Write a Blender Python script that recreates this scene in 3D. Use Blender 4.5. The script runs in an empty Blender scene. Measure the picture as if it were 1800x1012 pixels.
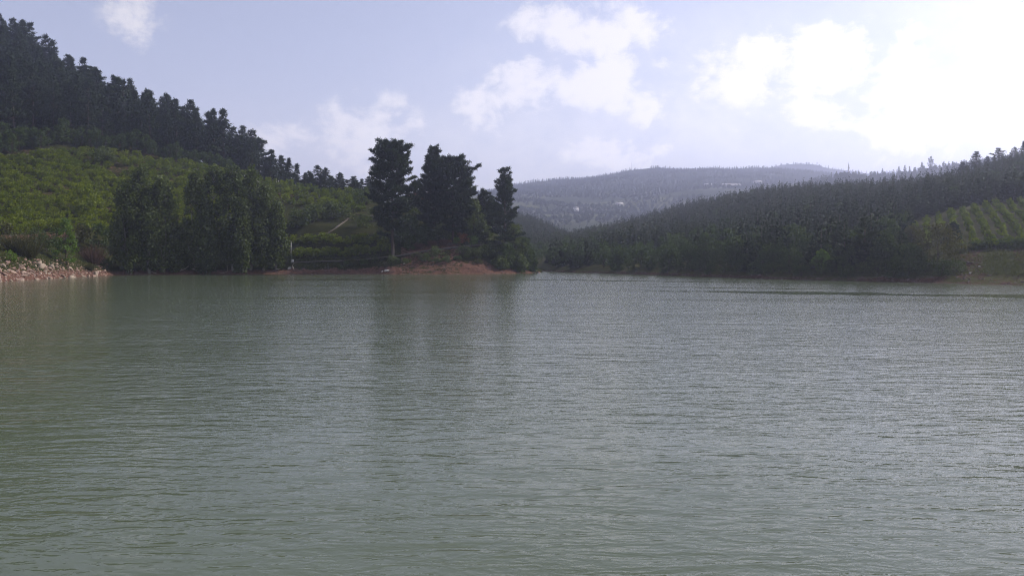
import bpy, bmesh, math, random
import numpy as np
from mathutils import Vector, Matrix

# ------------------------------------------------------------------ camera, world, sun, exposure
SC = bpy.context.scene
COL = SC.collection
FPX, CU, CV, CAM_H = 1386.0, 900.0, 506.0, 4.0      # focal length and centre in pixels of the 1800 wide photograph
PITCH = math.atan(51.0 / FPX)

cam_d = bpy.data.cameras.new('camera')
cam_d.sensor_width = 36.0
cam_d.lens = 36.0 * FPX / 1800.0
cam_d.clip_start, cam_d.clip_end = 0.1, 20000.0
cam = bpy.data.objects.new('camera', cam_d)
COL.objects.link(cam)
cam.location = (0, 0, CAM_H)
cam.rotation_euler = (math.radians(90) - PITCH, 0, 0)
SC.camera = cam

SUN_AZ, SUN_EL = math.radians(68), math.radians(38)   # azimuth clockwise from the view direction
SKY_STRENGTH, SUN_STRENGTH, EXPOSURE = 0.15, 4.1, 0.34

SC.view_settings.view_transform = 'Standard'
SC.view_settings.look = 'None'
SC.view_settings.gamma = 1.0
SC.view_settings.use_curve_mapping = False
SC.view_settings.exposure = EXPOSURE
cy = SC.cycles
cy.max_bounces, cy.diffuse_bounces, cy.glossy_bounces = 6, 3, 3
cy.transmission_bounces, cy.volume_bounces, cy.transparent_max_bounces = 3, 1, 4
cy.use_denoising = True
cy.denoising_prefilter = 'FAST'
cy.filter_width = 1.05
cy.sample_clamp_indirect = 6.0
cy.sample_clamp_direct = 30.0


def pix_dir(u, v):
    """world direction seen at a pixel of the photograph"""
    xc, yc = (u - CU) / FPX, -(v - CV) / FPX
    d = np.array([xc, math.cos(PITCH) + yc * math.sin(PITCH), -math.sin(PITCH) + yc * math.cos(PITCH)])
    return d / np.linalg.norm(d)


class Nodes:
    """small helper around a node tree"""
    def __init__(self, tree):
        self.t = tree
        tree.nodes.clear()

    def new(self, kind, **kw):
        n = self.t.nodes.new(kind)
        for k, v in kw.items():
            setattr(n, k, v)
        return n

    def link(self, a, b):
        self.t.links.new(a, b)

    def put(self, sock, v):
        if isinstance(v, bpy.types.NodeSocket):
            self.link(v, sock)
        elif v is not None:
            if sock.type == 'RGBA' and len(v) == 3:
                v = (*v, 1.0)
            sock.default_value = v

    def math(self, op, a, b=None, c=None, clamp=False):
        n = self.new('ShaderNodeMath', operation=op, use_clamp=clamp)
        for s, v in zip(n.inputs, (a, b, c)):
            self.put(s, v)
        return n.outputs[0]

    def vmath(self, op, a, b=None):
        n = self.new('ShaderNodeVectorMath', operation=op)
        self.put(n.inputs[0], a)
        if op == 'SCALE':
            self.put(n.inputs['Scale'], b)
        elif b is not None:
            self.put(n.inputs[1], b)
        return n.outputs['Value' if op in ('LENGTH', 'DOT_PRODUCT') else 'Vector']

    def mix(self, f, a, b, blend='MIX'):
        n = self.new('ShaderNodeMix', data_type='RGBA', blend_type=blend)
        self.put(n.inputs[0], f)
        self.put(n.inputs[6], a)
        self.put(n.inputs[7], b)
        return n.outputs[2]

    def noise(self, vec, scale, detail=3.0, rough=0.5, distort=0.0):
        n = self.new('ShaderNodeTexNoise')
        if vec is not None:
            self.link(vec, n.inputs['Vector'])
        n.inputs['Scale'].default_value = scale
        n.inputs['Detail'].default_value = detail
        n.inputs['Roughness'].default_value = rough
        n.inputs['Distortion'].default_value = distort
        return n

    def step(self, x, lo, hi):
        n = self.new('ShaderNodeMapRange', interpolation_type='SMOOTHSTEP')
        self.put(n.inputs['Value'], x)
        n.inputs['From Min'].default_value = lo
        n.inputs['From Max'].default_value = hi
        return n.outputs['Result']


# sky: the Nishita sky with clouds in fixed directions, and loose clouds everywhere else
world = bpy.data.worlds.new('World')
SC.world = world
world.use_nodes = True
N = Nodes(world.node_tree)
out = N.new('ShaderNodeOutputWorld')
bg = N.new('ShaderNodeBackground')
bg.inputs['Strength'].default_value = SKY_STRENGTH
N.link(bg.outputs[0], out.inputs['Surface'])
sky = N.new('ShaderNodeTexSky', sky_type='NISHITA')
sky.sun_disc = False
sky.sun_elevation = SUN_EL
sky.sun_rotation = SUN_AZ
sky.altitude = 500
sky.air_density, sky.dust_density, sky.ozone_density = 1.2, 0.55, 1.3
tc = N.new('ShaderNodeTexCoord')
D = N.vmath('NORMALIZE', tc.outputs['Generated'])
sep = N.new('ShaderNodeSeparateXYZ')
N.link(D, sep.inputs[0])
az_n = N.math('ARCTAN2', sep.outputs[0], sep.outputs[1])
el_n = N.math('ARCSINE', sep.outputs[2])
cmb = N.new('ShaderNodeCombineXYZ')
N.link(az_n, cmb.inputs[0])
N.link(N.math('MULTIPLY', el_n, 1.25), cmb.inputs[1])
n1 = N.noise(cmb.outputs[0], 13.0, 9.0, 0.62, 0.35)
n2 = N.noise(cmb.outputs[0], 38.0, 8.0, 0.66, 0.3)
fb = N.math('ADD', N.math('MULTIPLY', n1.outputs['Fac'], 0.66), N.math('MULTIPLY', n2.outputs['Fac'], 0.34))
fb = N.math('SUBTRACT', fb, 0.5)                                    # about -0.25 .. 0.25
# u, v, half width, half height in pixels of the photograph, weight
CLOUDS = [(240, 20, 55, 55, .55), (495, 245, 60, 45, .72), (645, 235, 95, 60, .78), (845, 185, 48, 42, .75), (868, 215, 26, 32, .7),
          (985, 45, 75, 38, .95), (1070, 62, 85, 45, .9), (1165, 110, 32, 20, .75), (935, 148, 75, 42, .85), (1010, 150, 105, 40, .9),
          (1085, 135, 58, 52, .95), (1140, 185, 45, 45, .8), (1060, 275, 130, 34, .72), (1240, 125, 45, 42, .75), (1345, 105, 55, 42, .95),
          (1300, 150, 110, 48, .85), (1440, 82, 62, 38, .95), (1505, 95, 48, 48, .95), (1470, 130, 120, 48, .85), (1590, 98, 52, 42, .85),
          (1640, 185, 200, 75, .9), (1760, 110, 110, 80, .8), (1900, 120, 160, 120, .8), (1420, 200, 170, 45, .62), (560, 290, 120, 30, .35)]
VEIL = [(1230, 185, 340, 120, .64), (1560, 175, 330, 130, .46), (980, 265, 330, 80, .62), (600, 270, 240, 60, .42), (1880, 130, 350, 220, .62)]
acc = None
for (u, v, ru, rv, w) in CLOUDS:
    d = pix_dir(u, v)
    a0, e0 = math.atan2(d[0], d[1]), math.asin(d[2])
    ra, re = 1.12 * ru / FPX * math.cos(a0) ** 2, 1.12 * rv / FPX
    dx = N.math('MULTIPLY', N.math('SUBTRACT', az_n, a0), 1.0 / ra)
    dy = N.math('MULTIPLY', N.math('SUBTRACT', el_n, e0), 1.0 / re)
    q = N.math('ADD', N.math('MULTIPLY', dx, dx), N.math('MULTIPLY', dy, dy))
    g = N.math('MULTIPLY', N.math('POWER', 2.718, N.math('MULTIPLY', q, -0.9)), w)
    acc = g if acc is None else N.math('MAXIMUM', acc, g)
veil_d = None
for (u, v, ru, rv, w) in VEIL:
    d = pix_dir(u, v)
    a0, e0 = math.atan2(d[0], d[1]), math.asin(d[2])
    dx = N.math('MULTIPLY', N.math('SUBTRACT', az_n, a0), FPX / ru / math.cos(a0) ** 2)
    dy = N.math('MULTIPLY', N.math('SUBTRACT', el_n, e0), FPX / rv)
    g = N.math('MULTIPLY', N.math('POWER', 2.718, N.math('MULTIPLY', N.math('ADD', N.math('MULTIPLY', dx, dx), N.math('MULTIPLY', dy, dy)), -0.8)), w)
    veil_d = g if veil_d is None else N.math('MAXIMUM', veil_d, g)
veil_d = N.math('MULTIPLY', veil_d, N.step(fb, -0.30, 0.16))
# elsewhere: loose clouds from a low frequency field over the whole dome
nw = N.noise(D, 2.6, 4.0, 0.55, 0.2)
loose = N.math('MULTIPLY', N.step(nw.outputs['Fac'], 0.48, 0.72), 0.75)
infr = N.math('MULTIPLY', N.step(N.math('ABSOLUTE', az_n), 0.75, 0.62), N.step(el_n, 0.45, 0.30))
loose = N.math('MULTIPLY', loose, N.math('SUBTRACT', 1.0, infr))
acc = N.math('MAXIMUM', acc, loose)
dens = N.math('ADD', acc, N.math('MULTIPLY', fb, 3.6))
cl = N.step(dens, 0.16, 0.86)
cl = N.math('MULTIPLY', cl, N.step(acc, 0.08, 0.35))
cl = N.math('MAXIMUM', cl, veil_d)
lum = N.new('ShaderNodeRGBToBW')                                     # the pale lilac cast of summer haze
N.link(sky.outputs[0], lum.inputs[0])
veil = N.new('ShaderNodeCombineColor')
for k, f in enumerate((1.05, 1.0, 1.11)):
    N.link(N.math('MULTIPLY', lum.outputs[0], f), veil.inputs[k])
tint = N.mix(0.5, N.mix(1.0, sky.outputs[0], (1.04, 0.93, 1.0), 'MULTIPLY'), veil.outputs[0])
white = N.new('ShaderNodeCombineColor')
lb = N.math('ADD', N.math('MULTIPLY', lum.outputs[0], 1.16), 2.2)
for k, f in enumerate((1.0, 0.962, 0.955)):
    N.link(N.math('MULTIPLY', lb, f), white.inputs[k])
N.link(N.mix(N.math('MULTIPLY', cl, 0.88), tint, white.outputs[0]), bg.inputs['Color'])

sun_d = bpy.data.lights.new('sun', 'SUN')
sun_d.energy, sun_d.angle, sun_d.color = SUN_STRENGTH, math.radians(0.6), (1.0, 0.95, 0.87)
sun = bpy.data.objects.new('sun', sun_d)
COL.objects.link(sun)
sv = Vector((math.sin(SUN_AZ) * math.cos(SUN_EL), math.cos(SUN_AZ) * math.cos(SUN_EL), math.sin(SUN_EL)))
sun.rotation_euler = sv.to_track_quat('Z', 'Y').to_euler()
sun.location = (60, 40, 120)

# ------------------------------------------------------------------ helpers
rng = np.random.default_rng(7)


def tag(o, label=None, cat=None, group=None, kind=None):
    for k, v in (('label', label), ('category', cat), ('group', group), ('kind', kind)):
        if v:
            o[k] = v
    return o


def link(name, data, parent=None, loc=(0, 0, 0), rz=0.0, sc=1.0):
    o = bpy.data.objects.new(name, data)
    COL.objects.link(o)
    o.location = loc
    o.rotation_euler = (0, 0, rz)
    o.scale = (sc, sc, sc) if np.isscalar(sc) else sc
    if parent is not None:
        o.parent = parent
    return o


class Geo:
    """collects vertices, triangles and quads; mesh() makes one mesh of them"""
    def __init__(self):
        self.v, self.t, self.q, self.n = [], [], [], 0
        self.tm, self.qm = [], []
        self.tt, self.qt, self.tint = [], [], 0.0        # tint of the faces added next

    def add(self, v, t=None, q=None, m=0):
        v = np.asarray(v, float).reshape(-1, 3)
        if t is not None and len(t):
            t = np.asarray(t, int).reshape(-1, 3)
            self.t.append(t + self.n)
            self.tm.append(np.full(len(t), m))
            self.tt.append(np.broadcast_to(np.asarray(self.tint, float), (len(t),)))
        if q is not None and len(q):
            q = np.asarray(q, int).reshape(-1, 4)
            self.q.append(q + self.n)
            self.qm.append(np.full(len(q), m))
            self.qt.append(np.broadcast_to(np.asarray(self.tint, float), (len(q),)))
        self.v.append(v)
        self.n += len(v)
        return self

    def arrays(self):
        v = np.concatenate(self.v) if self.v else np.zeros((0, 3))
        t = np.concatenate(self.t) if self.t else np.zeros((0, 3), int)
        q = np.concatenate(self.q) if self.q else np.zeros((0, 4), int)
        tm = np.concatenate(self.tm) if self.tm else np.zeros(0, int)
        qm = np.concatenate(self.qm) if self.qm else np.zeros(0, int)
        return v, t, q, tm, qm

    def mesh(self, name, mats, smooth=False):
        v, t, q, tm, qm = self.arrays()
        me = bpy.data.meshes.new(name)
        me.vertices.add(len(v))
        me.vertices.foreach_set('co', v.astype(np.float32).ravel())
        nl = len(t) * 3 + len(q) * 4
        me.loops.add(nl)
        me.loops.foreach_set('vertex_index', np.concatenate([t.ravel(), q.ravel()]).astype(np.int32))
        me.polygons.add(len(t) + len(q))
        st = np.concatenate([np.arange(len(t)) * 3, len(t) * 3 + np.arange(len(q)) * 4]).astype(np.int32)
        me.polygons.foreach_set('loop_start', st)
        me.polygons.foreach_set('material_index', np.concatenate([tm, qm]).astype(np.int32))
        if smooth:
            me.polygons.foreach_set('use_smooth', np.ones(len(t) + len(q), bool))
        for m in (mats if isinstance(mats, (list, tuple)) else [mats]):
            me.materials.append(m)
        me.update(calc_edges=True)
        ti = np.concatenate(self.tt + self.qt) if (self.tt or self.qt) else np.zeros(0)
        if len(ti) == len(t) + len(q) and ti.any():
            me.attributes.new('tint', 'FLOAT', 'FACE').data.foreach_set('value', ti.astype(np.float32))
        return me


def unit(a):
    return a / np.maximum(np.linalg.norm(a, axis=-1, keepdims=True), 1e-9)


def tube(g, pts, rad, sides=6, m=0, cap=True):
    pts = np.asarray(pts, float)
    rad = np.broadcast_to(np.asarray(rad, float), (len(pts),))
    d = np.gradient(pts, axis=0)
    d = unit(d)
    ref = np.array([0, 0, 1.0]) if abs(d[0, 2]) < 0.8 else np.array([1.0, 0, 0])
    a = unit(np.cross(d, ref))
    b = np.cross(d, a)
    th = np.arange(sides) * 2 * math.pi / sides
    ring = pts[:, None] + rad[:, None, None] * (a[:, None] * np.cos(th)[None, :, None] + b[:, None] * np.sin(th)[None, :, None])
    q = []
    for i in range(len(pts) - 1):
        for j in range(sides):
            q.append((i * sides + j, i * sides + (j + 1) % sides, (i + 1) * sides + (j + 1) % sides, (i + 1) * sides + j))
    v = ring.reshape(-1, 3)
    t = []
    if cap:
        v = np.vstack([v, pts[-1:]])
        e = len(pts) - 1
        t = [(e * sides + j, e * sides + (j + 1) % sides, len(v) - 1) for j in range(sides)]
    g.add(v, t=t, q=q, m=m)


def box(g, c, s, m=0, rz=0.0):
    x, y, z = np.array(s) / 2.0
    v = np.array([(-x, -y, -z), (x, -y, -z), (x, y, -z), (-x, y, -z), (-x, -y, z), (x, -y, z), (x, y, z), (-x, y, z)])
    cr, sr = math.cos(rz), math.sin(rz)
    v = v @ np.array([[cr, sr, 0], [-sr, cr, 0], [0, 0, 1]]) + np.array(c)
    g.add(v, q=[(0, 3, 2, 1), (4, 5, 6, 7), (0, 1, 5, 4), (1, 2, 6, 5), (2, 3, 7, 6), (3, 0, 4, 7)], m=m)


def hash2(i, j, s):
    n = (i * 374761393 + j * 668265263 + s * 1274126177) & 0x7fffffff
    n = ((n ^ (n >> 13)) * 1274126177) & 0x7fffffff
    return ((n ^ (n >> 16)) & 0xffff) / 65535.0


def vnoise(x, y, s=0):
    x, y = np.asarray(x, float), np.asarray(y, float)
    i, j = np.floor(x).astype(np.int64), np.floor(y).astype(np.int64)
    fx, fy = x - i, y - j
    fx, fy = fx * fx * (3 - 2 * fx), fy * fy * (3 - 2 * fy)
    a, b, c, d = hash2(i, j, s), hash2(i + 1, j, s), hash2(i, j + 1, s), hash2(i + 1, j + 1, s)
    return (a * (1 - fx) + b * fx) * (1 - fy) + (c * (1 - fx) + d * fx) * fy


def fbm(x, y, s=0, octaves=4):
    r, a, tot = 0.0, 1.0, 0.0
    for o in range(octaves):
        r = r + a * vnoise(x * 2 ** o, y * 2 ** o, s + o)
        tot += a
        a *= 0.5
    return r / tot - 0.5


UNITS = 'zeroth first second third fourth fifth sixth seventh eighth ninth tenth eleventh twelfth thirteenth fourteenth fifteenth sixteenth seventeenth eighteenth nineteenth'.split()
TENS = 'x x twenty thirty forty fifty sixty seventy eighty ninety'.split()


def nth(n):
    if n < 20:
        return UNITS[n]
    if n < 100:
        return TENS[n // 10][:-1] + 'ieth' if n % 10 == 0 else TENS[n // 10] + '-' + UNITS[n % 10]
    return 'hundredth' if n == 100 else 'hundred-and-' + nth(n - 100)


# ------------------------------------------------------------------ materials
def leaf_mat(name, dark, light, trans=0.25, gloss=0.04, rough=0.5):
    m = bpy.data.materials.new(name)
    m.use_nodes = True
    n = Nodes(m.node_tree)
    o = n.new('ShaderNodeOutputMaterial')
    geo = n.new('ShaderNodeNewGeometry')
    oi = n.new('ShaderNodeObjectInfo')
    at = n.new('ShaderNodeAttribute', attribute_name='tint')
    f = n.math('ADD', n.math('MULTIPLY', geo.outputs['Random Per Island'], 0.34),
               n.math('ADD', n.math('MULTIPLY', oi.outputs['Random'], 0.22), n.math('MULTIPLY', at.outputs['Fac'], 0.44)), clamp=True)
    c = n.mix(f, dark, light)
    df, tr, gl = n.new('ShaderNodeBsdfDiffuse'), n.new('ShaderNodeBsdfTranslucent'), n.new('ShaderNodeBsdfGlossy')
    n.put(df.inputs['Color'], c)
    n.put(tr.inputs['Color'], n.mix(1.0, c, (1.25, 1.3, 0.7), 'MULTIPLY'))
    gl.inputs['Roughness'].default_value = rough
    gl.inputs['Color'].default_value = (0.8, 0.85, 0.8, 1)
    m1, m2 = n.new('ShaderNodeMixShader'), n.new('ShaderNodeMixShader')
    m1.inputs[0].default_value = trans
    n.link(df.outputs[0], m1.inputs[1])
    n.link(tr.outputs[0], m1.inputs[2])
    m2.inputs[0].default_value = gloss
    n.link(m1.outputs[0], m2.inputs[1])
    n.link(gl.outputs[0], m2.inputs[2])
    n.link(m2.outputs[0], o.inputs['Surface'])
    return m


def plain_mat(name, col, rough=0.8, spread=0.25, scale=1.5, metal=0.0, bump=0.0):
    m = bpy.data.materials.new(name)
    m.use_nodes = True
    n = Nodes(m.node_tree)
    o = n.new('ShaderNodeOutputMaterial')
    p = n.new('ShaderNodeBsdfPrincipled')
    t = n.new('ShaderNodeTexCoord')
    oi = n.new('ShaderNodeObjectInfo')
    no = n.noise(t.outputs['Object'], scale, 5.0, 0.6)
    f = n.math('ADD', n.math('MULTIPLY', no.outputs['Fac'], 0.7), n.math('MULTIPLY', oi.outputs['Random'], 0.3))
    lo, hi = [max(0, x * (1 - spread)) for x in col], [min(1, x * (1 + spread)) for x in col]
    n.put(p.inputs['Base Color'], n.mix(f, lo, hi))
    p.inputs['Roughness'].default_value = rough
    p.inputs['Metallic'].default_value = metal
    p.inputs['Specular IOR Level'].default_value = 0.12 if rough > 0.8 else 0.5
    if bump:
        b = n.new('ShaderNodeBump')
        b.inputs['Strength'].default_value = bump
        n.link(no.outputs['Fac'], b.inputs['Height'])
        n.link(b.outputs[0], p.inputs['Normal'])
    n.link(p.outputs[0], o.inputs['Surface'])
    return m


def ground_mat(name, grass_a, grass_b, soil_a, soil_b, scale=0.12):
    """grass and earth by the mesh attribute 'soil' (0 grass, 1 bare earth) broken up by noise"""
    m = bpy.data.materials.new(name)
    m.use_nodes = True
    n = Nodes(m.node_tree)
    o = n.new('ShaderNodeOutputMaterial')
    p = n.new('ShaderNodeBsdfPrincipled')
    t = n.new('ShaderNodeTexCoord')
    at = n.new('ShaderNodeAttribute', attribute_name='soil')
    big = n.noise(t.outputs['Object'], scale, 5.0, 0.6)
    fine = n.noise(t.outputs['Object'], scale * 9, 6.0, 0.65)
    g = n.mix(n.step(big.outputs['Fac'], 0.35, 0.65), grass_a, grass_b)
    g = n.mix(n.math('MULTIPLY', fine.outputs['Fac'], 0.6), g, [x * 0.5 for x in grass_a])
    s = n.mix(n.step(fine.outputs['Fac'], 0.35, 0.68), soil_a, soil_b)
    k = n.math('ADD', at.outputs['Fac'], n.math('MULTIPLY', n.math('SUBTRACT', fine.outputs['Fac'], 0.5), 1.1))
    n.put(p.inputs['Base Color'], n.mix(n.step(k, 0.4, 0.6), g, s))
    p.inputs['Roughness'].default_value = 0.95
    p.inputs['Specular IOR Level'].default_value = 0.02
    b = n.new('ShaderNodeBump')
    b.inputs['Strength'].default_value = 0.6
    b.inputs['Distance'].default_value = 0.4
    n.link(fine.outputs['Fac'], b.inputs['Height'])
    n.link(b.outputs[0], p.inputs['Normal'])
    n.link(p.outputs[0], o.inputs['Surface'])
    return m


M = {
    'pine': leaf_mat('pine_needles', (0.016, 0.026, 0.014), (0.045, 0.062, 0.030), 0.10, 0.012),
    'young_pine': leaf_mat('young_pine_needles', (0.022, 0.034, 0.018), (0.065, 0.080, 0.040), 0.15, 0.012),
    'poplar': leaf_mat('poplar_leaves', (0.020, 0.033, 0.009), (0.110, 0.136, 0.036), 0.32, 0.02, 0.6),
    'broad': leaf_mat('broad_leaves', (0.026, 0.044, 0.015), (0.080, 0.110, 0.035), 0.28, 0.012),
    'hazel': leaf_mat('hazel_leaves', (0.052, 0.080, 0.006), (0.185, 0.215, 0.016), 0.42, 0.012),
    'rowhazel': leaf_mat('row_hazel_leaves', (0.125, 0.165, 0.034), (0.25, 0.29, 0.068), 0.42, 0.012),
    'fresh': leaf_mat('fresh_leaves', (0.055, 0.10, 0.014), (0.14, 0.21, 0.035), 0.42, 0.012),
    'olive': leaf_mat('olive_twigs', (0.045, 0.046, 0.016), (0.095, 0.090, 0.030), 0.25, 0.02),
    'dry': leaf_mat('dry_twigs', (0.075, 0.040, 0.030), (0.15, 0.085, 0.060), 0.15, 0.02),
    'rust': leaf_mat('rust_leaves', (0.16, 0.060, 0.025), (0.30, 0.125, 0.060), 0.25, 0.02),
    'grass': leaf_mat('grass_blades', (0.050, 0.060, 0.018), (0.12, 0.120, 0.040), 0.3, 0.02),
    'bark': plain_mat('pine_bark', (0.075, 0.058, 0.048), 0.95, 0.5, 6.0),
    'palebark': plain_mat('poplar_bark', (0.20, 0.19, 0.165), 0.9, 0.5, 6.0),
    'rock': plain_mat('boulder_stone', (0.30, 0.215, 0.165), 0.92, 0.45, 1.6, 0.0, 0.5),
    'pebble': plain_mat('shore_pebbles', (0.30, 0.185, 0.15), 0.95, 0.5, 0.6),
    'greystone': plain_mat('grey_stone', (0.42, 0.40, 0.37), 0.9, 0.35, 2.0, 0.0, 0.4),
    'wood': plain_mat('driftwood', (0.36, 0.31, 0.26), 0.9, 0.3, 3.0),
    'asphalt': plain_mat('road_surface', (0.10, 0.09, 0.08), 0.95, 0.3, 0.5),
    'kerb': plain_mat('concrete_edge', (0.17, 0.16, 0.145), 0.9, 0.25, 1.0),
    'track': plain_mat('dirt_track', (0.12, 0.10, 0.078), 0.95, 0.3, 0.4),
    'white': plain_mat('white_paint', (0.78, 0.78, 0.77), 0.5, 0.08, 1.0),
    'wall': plain_mat('house_plaster', (0.72, 0.69, 0.64), 0.9, 0.12, 0.8),
    'dimwall': plain_mat('grey_plaster', (0.45, 0.42, 0.39), 0.9, 0.2, 0.8),
    'roof': plain_mat('roof_tile', (0.34, 0.085, 0.055), 0.85, 0.3, 2.0),
    'paleroof': plain_mat('metal_roof', (0.30, 0.28, 0.26), 0.85, 0.15, 1.0),
    'glass': plain_mat('dark_glass', (0.03, 0.035, 0.04), 0.1, 0.1, 1.0),
    'tyre': plain_mat('tyre_rubber', (0.02, 0.02, 0.02), 0.9, 0.1, 1.0),
    'carpaint': plain_mat('white_car_paint', (0.80, 0.80, 0.80), 0.25, 0.03, 0.5),
    'metal': plain_mat('galvanised_metal', (0.50, 0.50, 0.49), 0.45, 0.15, 2.0, 0.6),
    'post': plain_mat('pale_timber', (0.42, 0.38, 0.33), 0.9, 0.2, 2.0),
    'left_ground': ground_mat('hazel_ground', (0.026, 0.030, 0.009), (0.045, 0.046, 0.014), (0.078, 0.041, 0.029), (0.140, 0.078, 0.056)),
    'right_ground': ground_mat('bank_ground', (0.058, 0.060, 0.022), (0.090, 0.086, 0.034), (0.050, 0.029, 0.021), (0.090, 0.050, 0.036)),
    'far_ground': ground_mat('far_ground', (0.035, 0.045, 0.020), (0.055, 0.062, 0.028), (0.070, 0.080, 0.036), (0.115, 0.112, 0.052), 0.02),
    'bed': plain_mat('lake_bed_mud', (0.10, 0.075, 0.055), 0.95, 0.3, 0.3),
}


# ------------------------------------------------------------------ terrain
def zat(v, Y):
    """height of the point seen at row v at depth Y (centre column)"""
    d = pix_dir(CU, v)
    return CAM_H + d[2] / d[1] * Y


def shore_y(v):
    d = pix_dir(CU, v)
    return -CAM_H * d[1] / d[2]


class Terrain:
    """hill given by profiles: for columns of the photograph a row of (depth, height) knots, laid out round the lake"""
    def __init__(self, cols, amp, freq, seed, zmin_noise=0.3):
        self.az = np.array([math.atan((u - CU) / FPX) for u, _ in cols])
        self.R = np.array([[Y / math.cos(a) for Y, z in k] for a, (u, k) in zip(self.az, cols)])
        self.Z = np.array([[z for Y, z in k] for u, k in cols])
        self.K = self.R.shape[1]
        self.amp, self.freq, self.seed = amp, freq, seed

    def knots(self, az):
        return (np.stack([np.interp(az, self.az, self.R[:, k]) for k in range(self.K)], -1),
                np.stack([np.interp(az, self.az, self.Z[:, k]) for k in range(self.K)], -1))

    def height(self, x, y):
        x, y = np.asarray(x, float), np.asarray(y, float)
        az, r = np.arctan2(x, y), np.hypot(x, y)
        R, Z = self.knots(az)
        z = Z[..., 0].copy()
        for k in range(self.K - 1):
            t = np.clip((r - R[..., k]) / np.maximum(R[..., k + 1] - R[..., k], 1e-3), 0, 1)
            z = z + t * (Z[..., k + 1] - Z[..., k])
        n = fbm(x * self.freq, y * self.freq, self.seed, 5)
        m = np.clip((z - 0.2) / 6.0, 0.06, 1)
        return z + n * self.amp * m + np.where(z < 3.5, fbm(x * 0.33, y * 0.33, self.seed + 9, 3) * 0.9, 0.0) * np.clip((z + 1.5) / 2, 0, 1)

    def frac(self, x, y):
        az, r = np.arctan2(x, y), np.hypot(x, y)
        R, _ = self.knots(az)
        f = np.zeros_like(r)
        for k in range(self.K - 1):
            f = f + np.clip((r - R[..., k]) / np.maximum(R[..., k + 1] - R[..., k], 1e-3), 0, 1)
        return f

    def at(self, u, k):
        """ground point at column u and knot position k"""
        az = np.arctan((np.asarray(u, float) - CU) / FPX)
        R, _ = self.knots(az)
        k = np.broadcast_to(np.asarray(k, float), az.shape)
        i = np.clip(np.floor(k).astype(int), 0, self.K - 2)
        if az.ndim == 0:
            r = R[i] + (R[i + 1] - R[i]) * (k - i)
        else:
            ii = np.arange(len(az))
            r = R[ii, i] + (R[ii, i + 1] - R[ii, i]) * (k - i)
        x, y = r * np.sin(az), r * np.cos(az)
        return x, y, self.height(x, y)

    def mesh(self, name, mat, naz, sub, soil):
        az = np.linspace(self.az[0], self.az[-1], naz)
        R, _ = self.knots(az)
        rows = []
        for k in range(self.K - 1):
            ts = np.linspace(0, 1, sub[k] + 1)[:-1]
            rows += [R[:, k] + (R[:, k + 1] - R[:, k]) * t for t in ts]
        rows.append(R[:, -1])
        r = np.stack(rows)
        x, y = r * np.sin(az), r * np.cos(az)
        z = self.height(x, y)
        m, n = r.shape
        idx = np.arange(m * n).reshape(m, n)
        q = np.stack([idx[:-1, :-1], idx[:-1, 1:], idx[1:, 1:], idx[1:, :-1]], -1).reshape(-1, 4)
        g = Geo().add(np.stack([x, y, z], -1).reshape(-1, 3), q=q)
        me = g.mesh(name, mat, True)
        a = me.attributes.new('soil', 'FLOAT', 'POINT')
        a.data.foreach_set('value', soil(x.ravel(), y.ravel(), z.ravel(), self.frac(x, y).ravel()).astype(np.float32))
        o = link(name, me)
        tag(o, kind='structure')
        return o


def ucol(x, y):
    return CU + FPX * x / y


def left_cols():
    C = [(-4200, 26, (34, 2), (46, 4), (70, 7), (120, 9)), (-2000, 46, (56, 3), (78, 9), (125, 26), (210, 60)), (-900, 72, (82, 4), (110, 14), (175, 44), (290, 118)), (-300, 105, (115, 4), (150, 12), (235, 44), (360, 115)),
         (0, 138, (151, 4.2), (187, 10), (275, 39.7), (400, 108)), (100, 163, (175, 4), (203, 11), (283, 42), (397, 89)),
         (200, 193, (203, 3), (225, 13), (295, 43), (390, 74)), (300, 201, (209, 2.8), (230, 13.2), (298, 40.5), (380, 57)),
         (400, 205, (212, 2.5), (235, 13.3), (300, 36.5), (360, 42)), (470, 210, (217, 2.5), (238, 13.4), (300, 32.8), (335, 34)),
         (560, 212, (219, 3.5), (236, 13.4), (290, 28.5), (325, 29)), (640, 210, (216, 4), (232, 12.4), (280, 25.2), (315, 25)),
         (690, 207, (214, 4.9), (230, 11.5), (262, 21.6), (310, 22)), (790, 207, (221, 6.9), (238, 13.4), (262, 20.5), (300, 21)),
         (850, 210, (226, 8), (240, 13), (252, 16.6), (275, 16)), (900, 214, (224, 3.2), (232, 5), (240, 6.6), (252, 6)),
         (930, 222, (229, 1.6), (234, 2.2), (238, 2.4), (244, 2)), (949, 231, (233, .45), (234, .5), (235, .5), (237, .3)),
         (962, 238, (240, -2), (241, -2.2), (242, -2.4), (244, -2.6))]
    o = []
    for u, s, b, m, t, r in C:
        zs = 0.0 if u < 955 else -1.8
        back = (r[0] + 60, r[1] - 10) if u < 870 else (r[0] + 10, -2.5)
        o.append((u, [(s - 28, -4.5), (s, zs), b, m, t, r, back, (back[0] + 140, -5)]))
    return o


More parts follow.
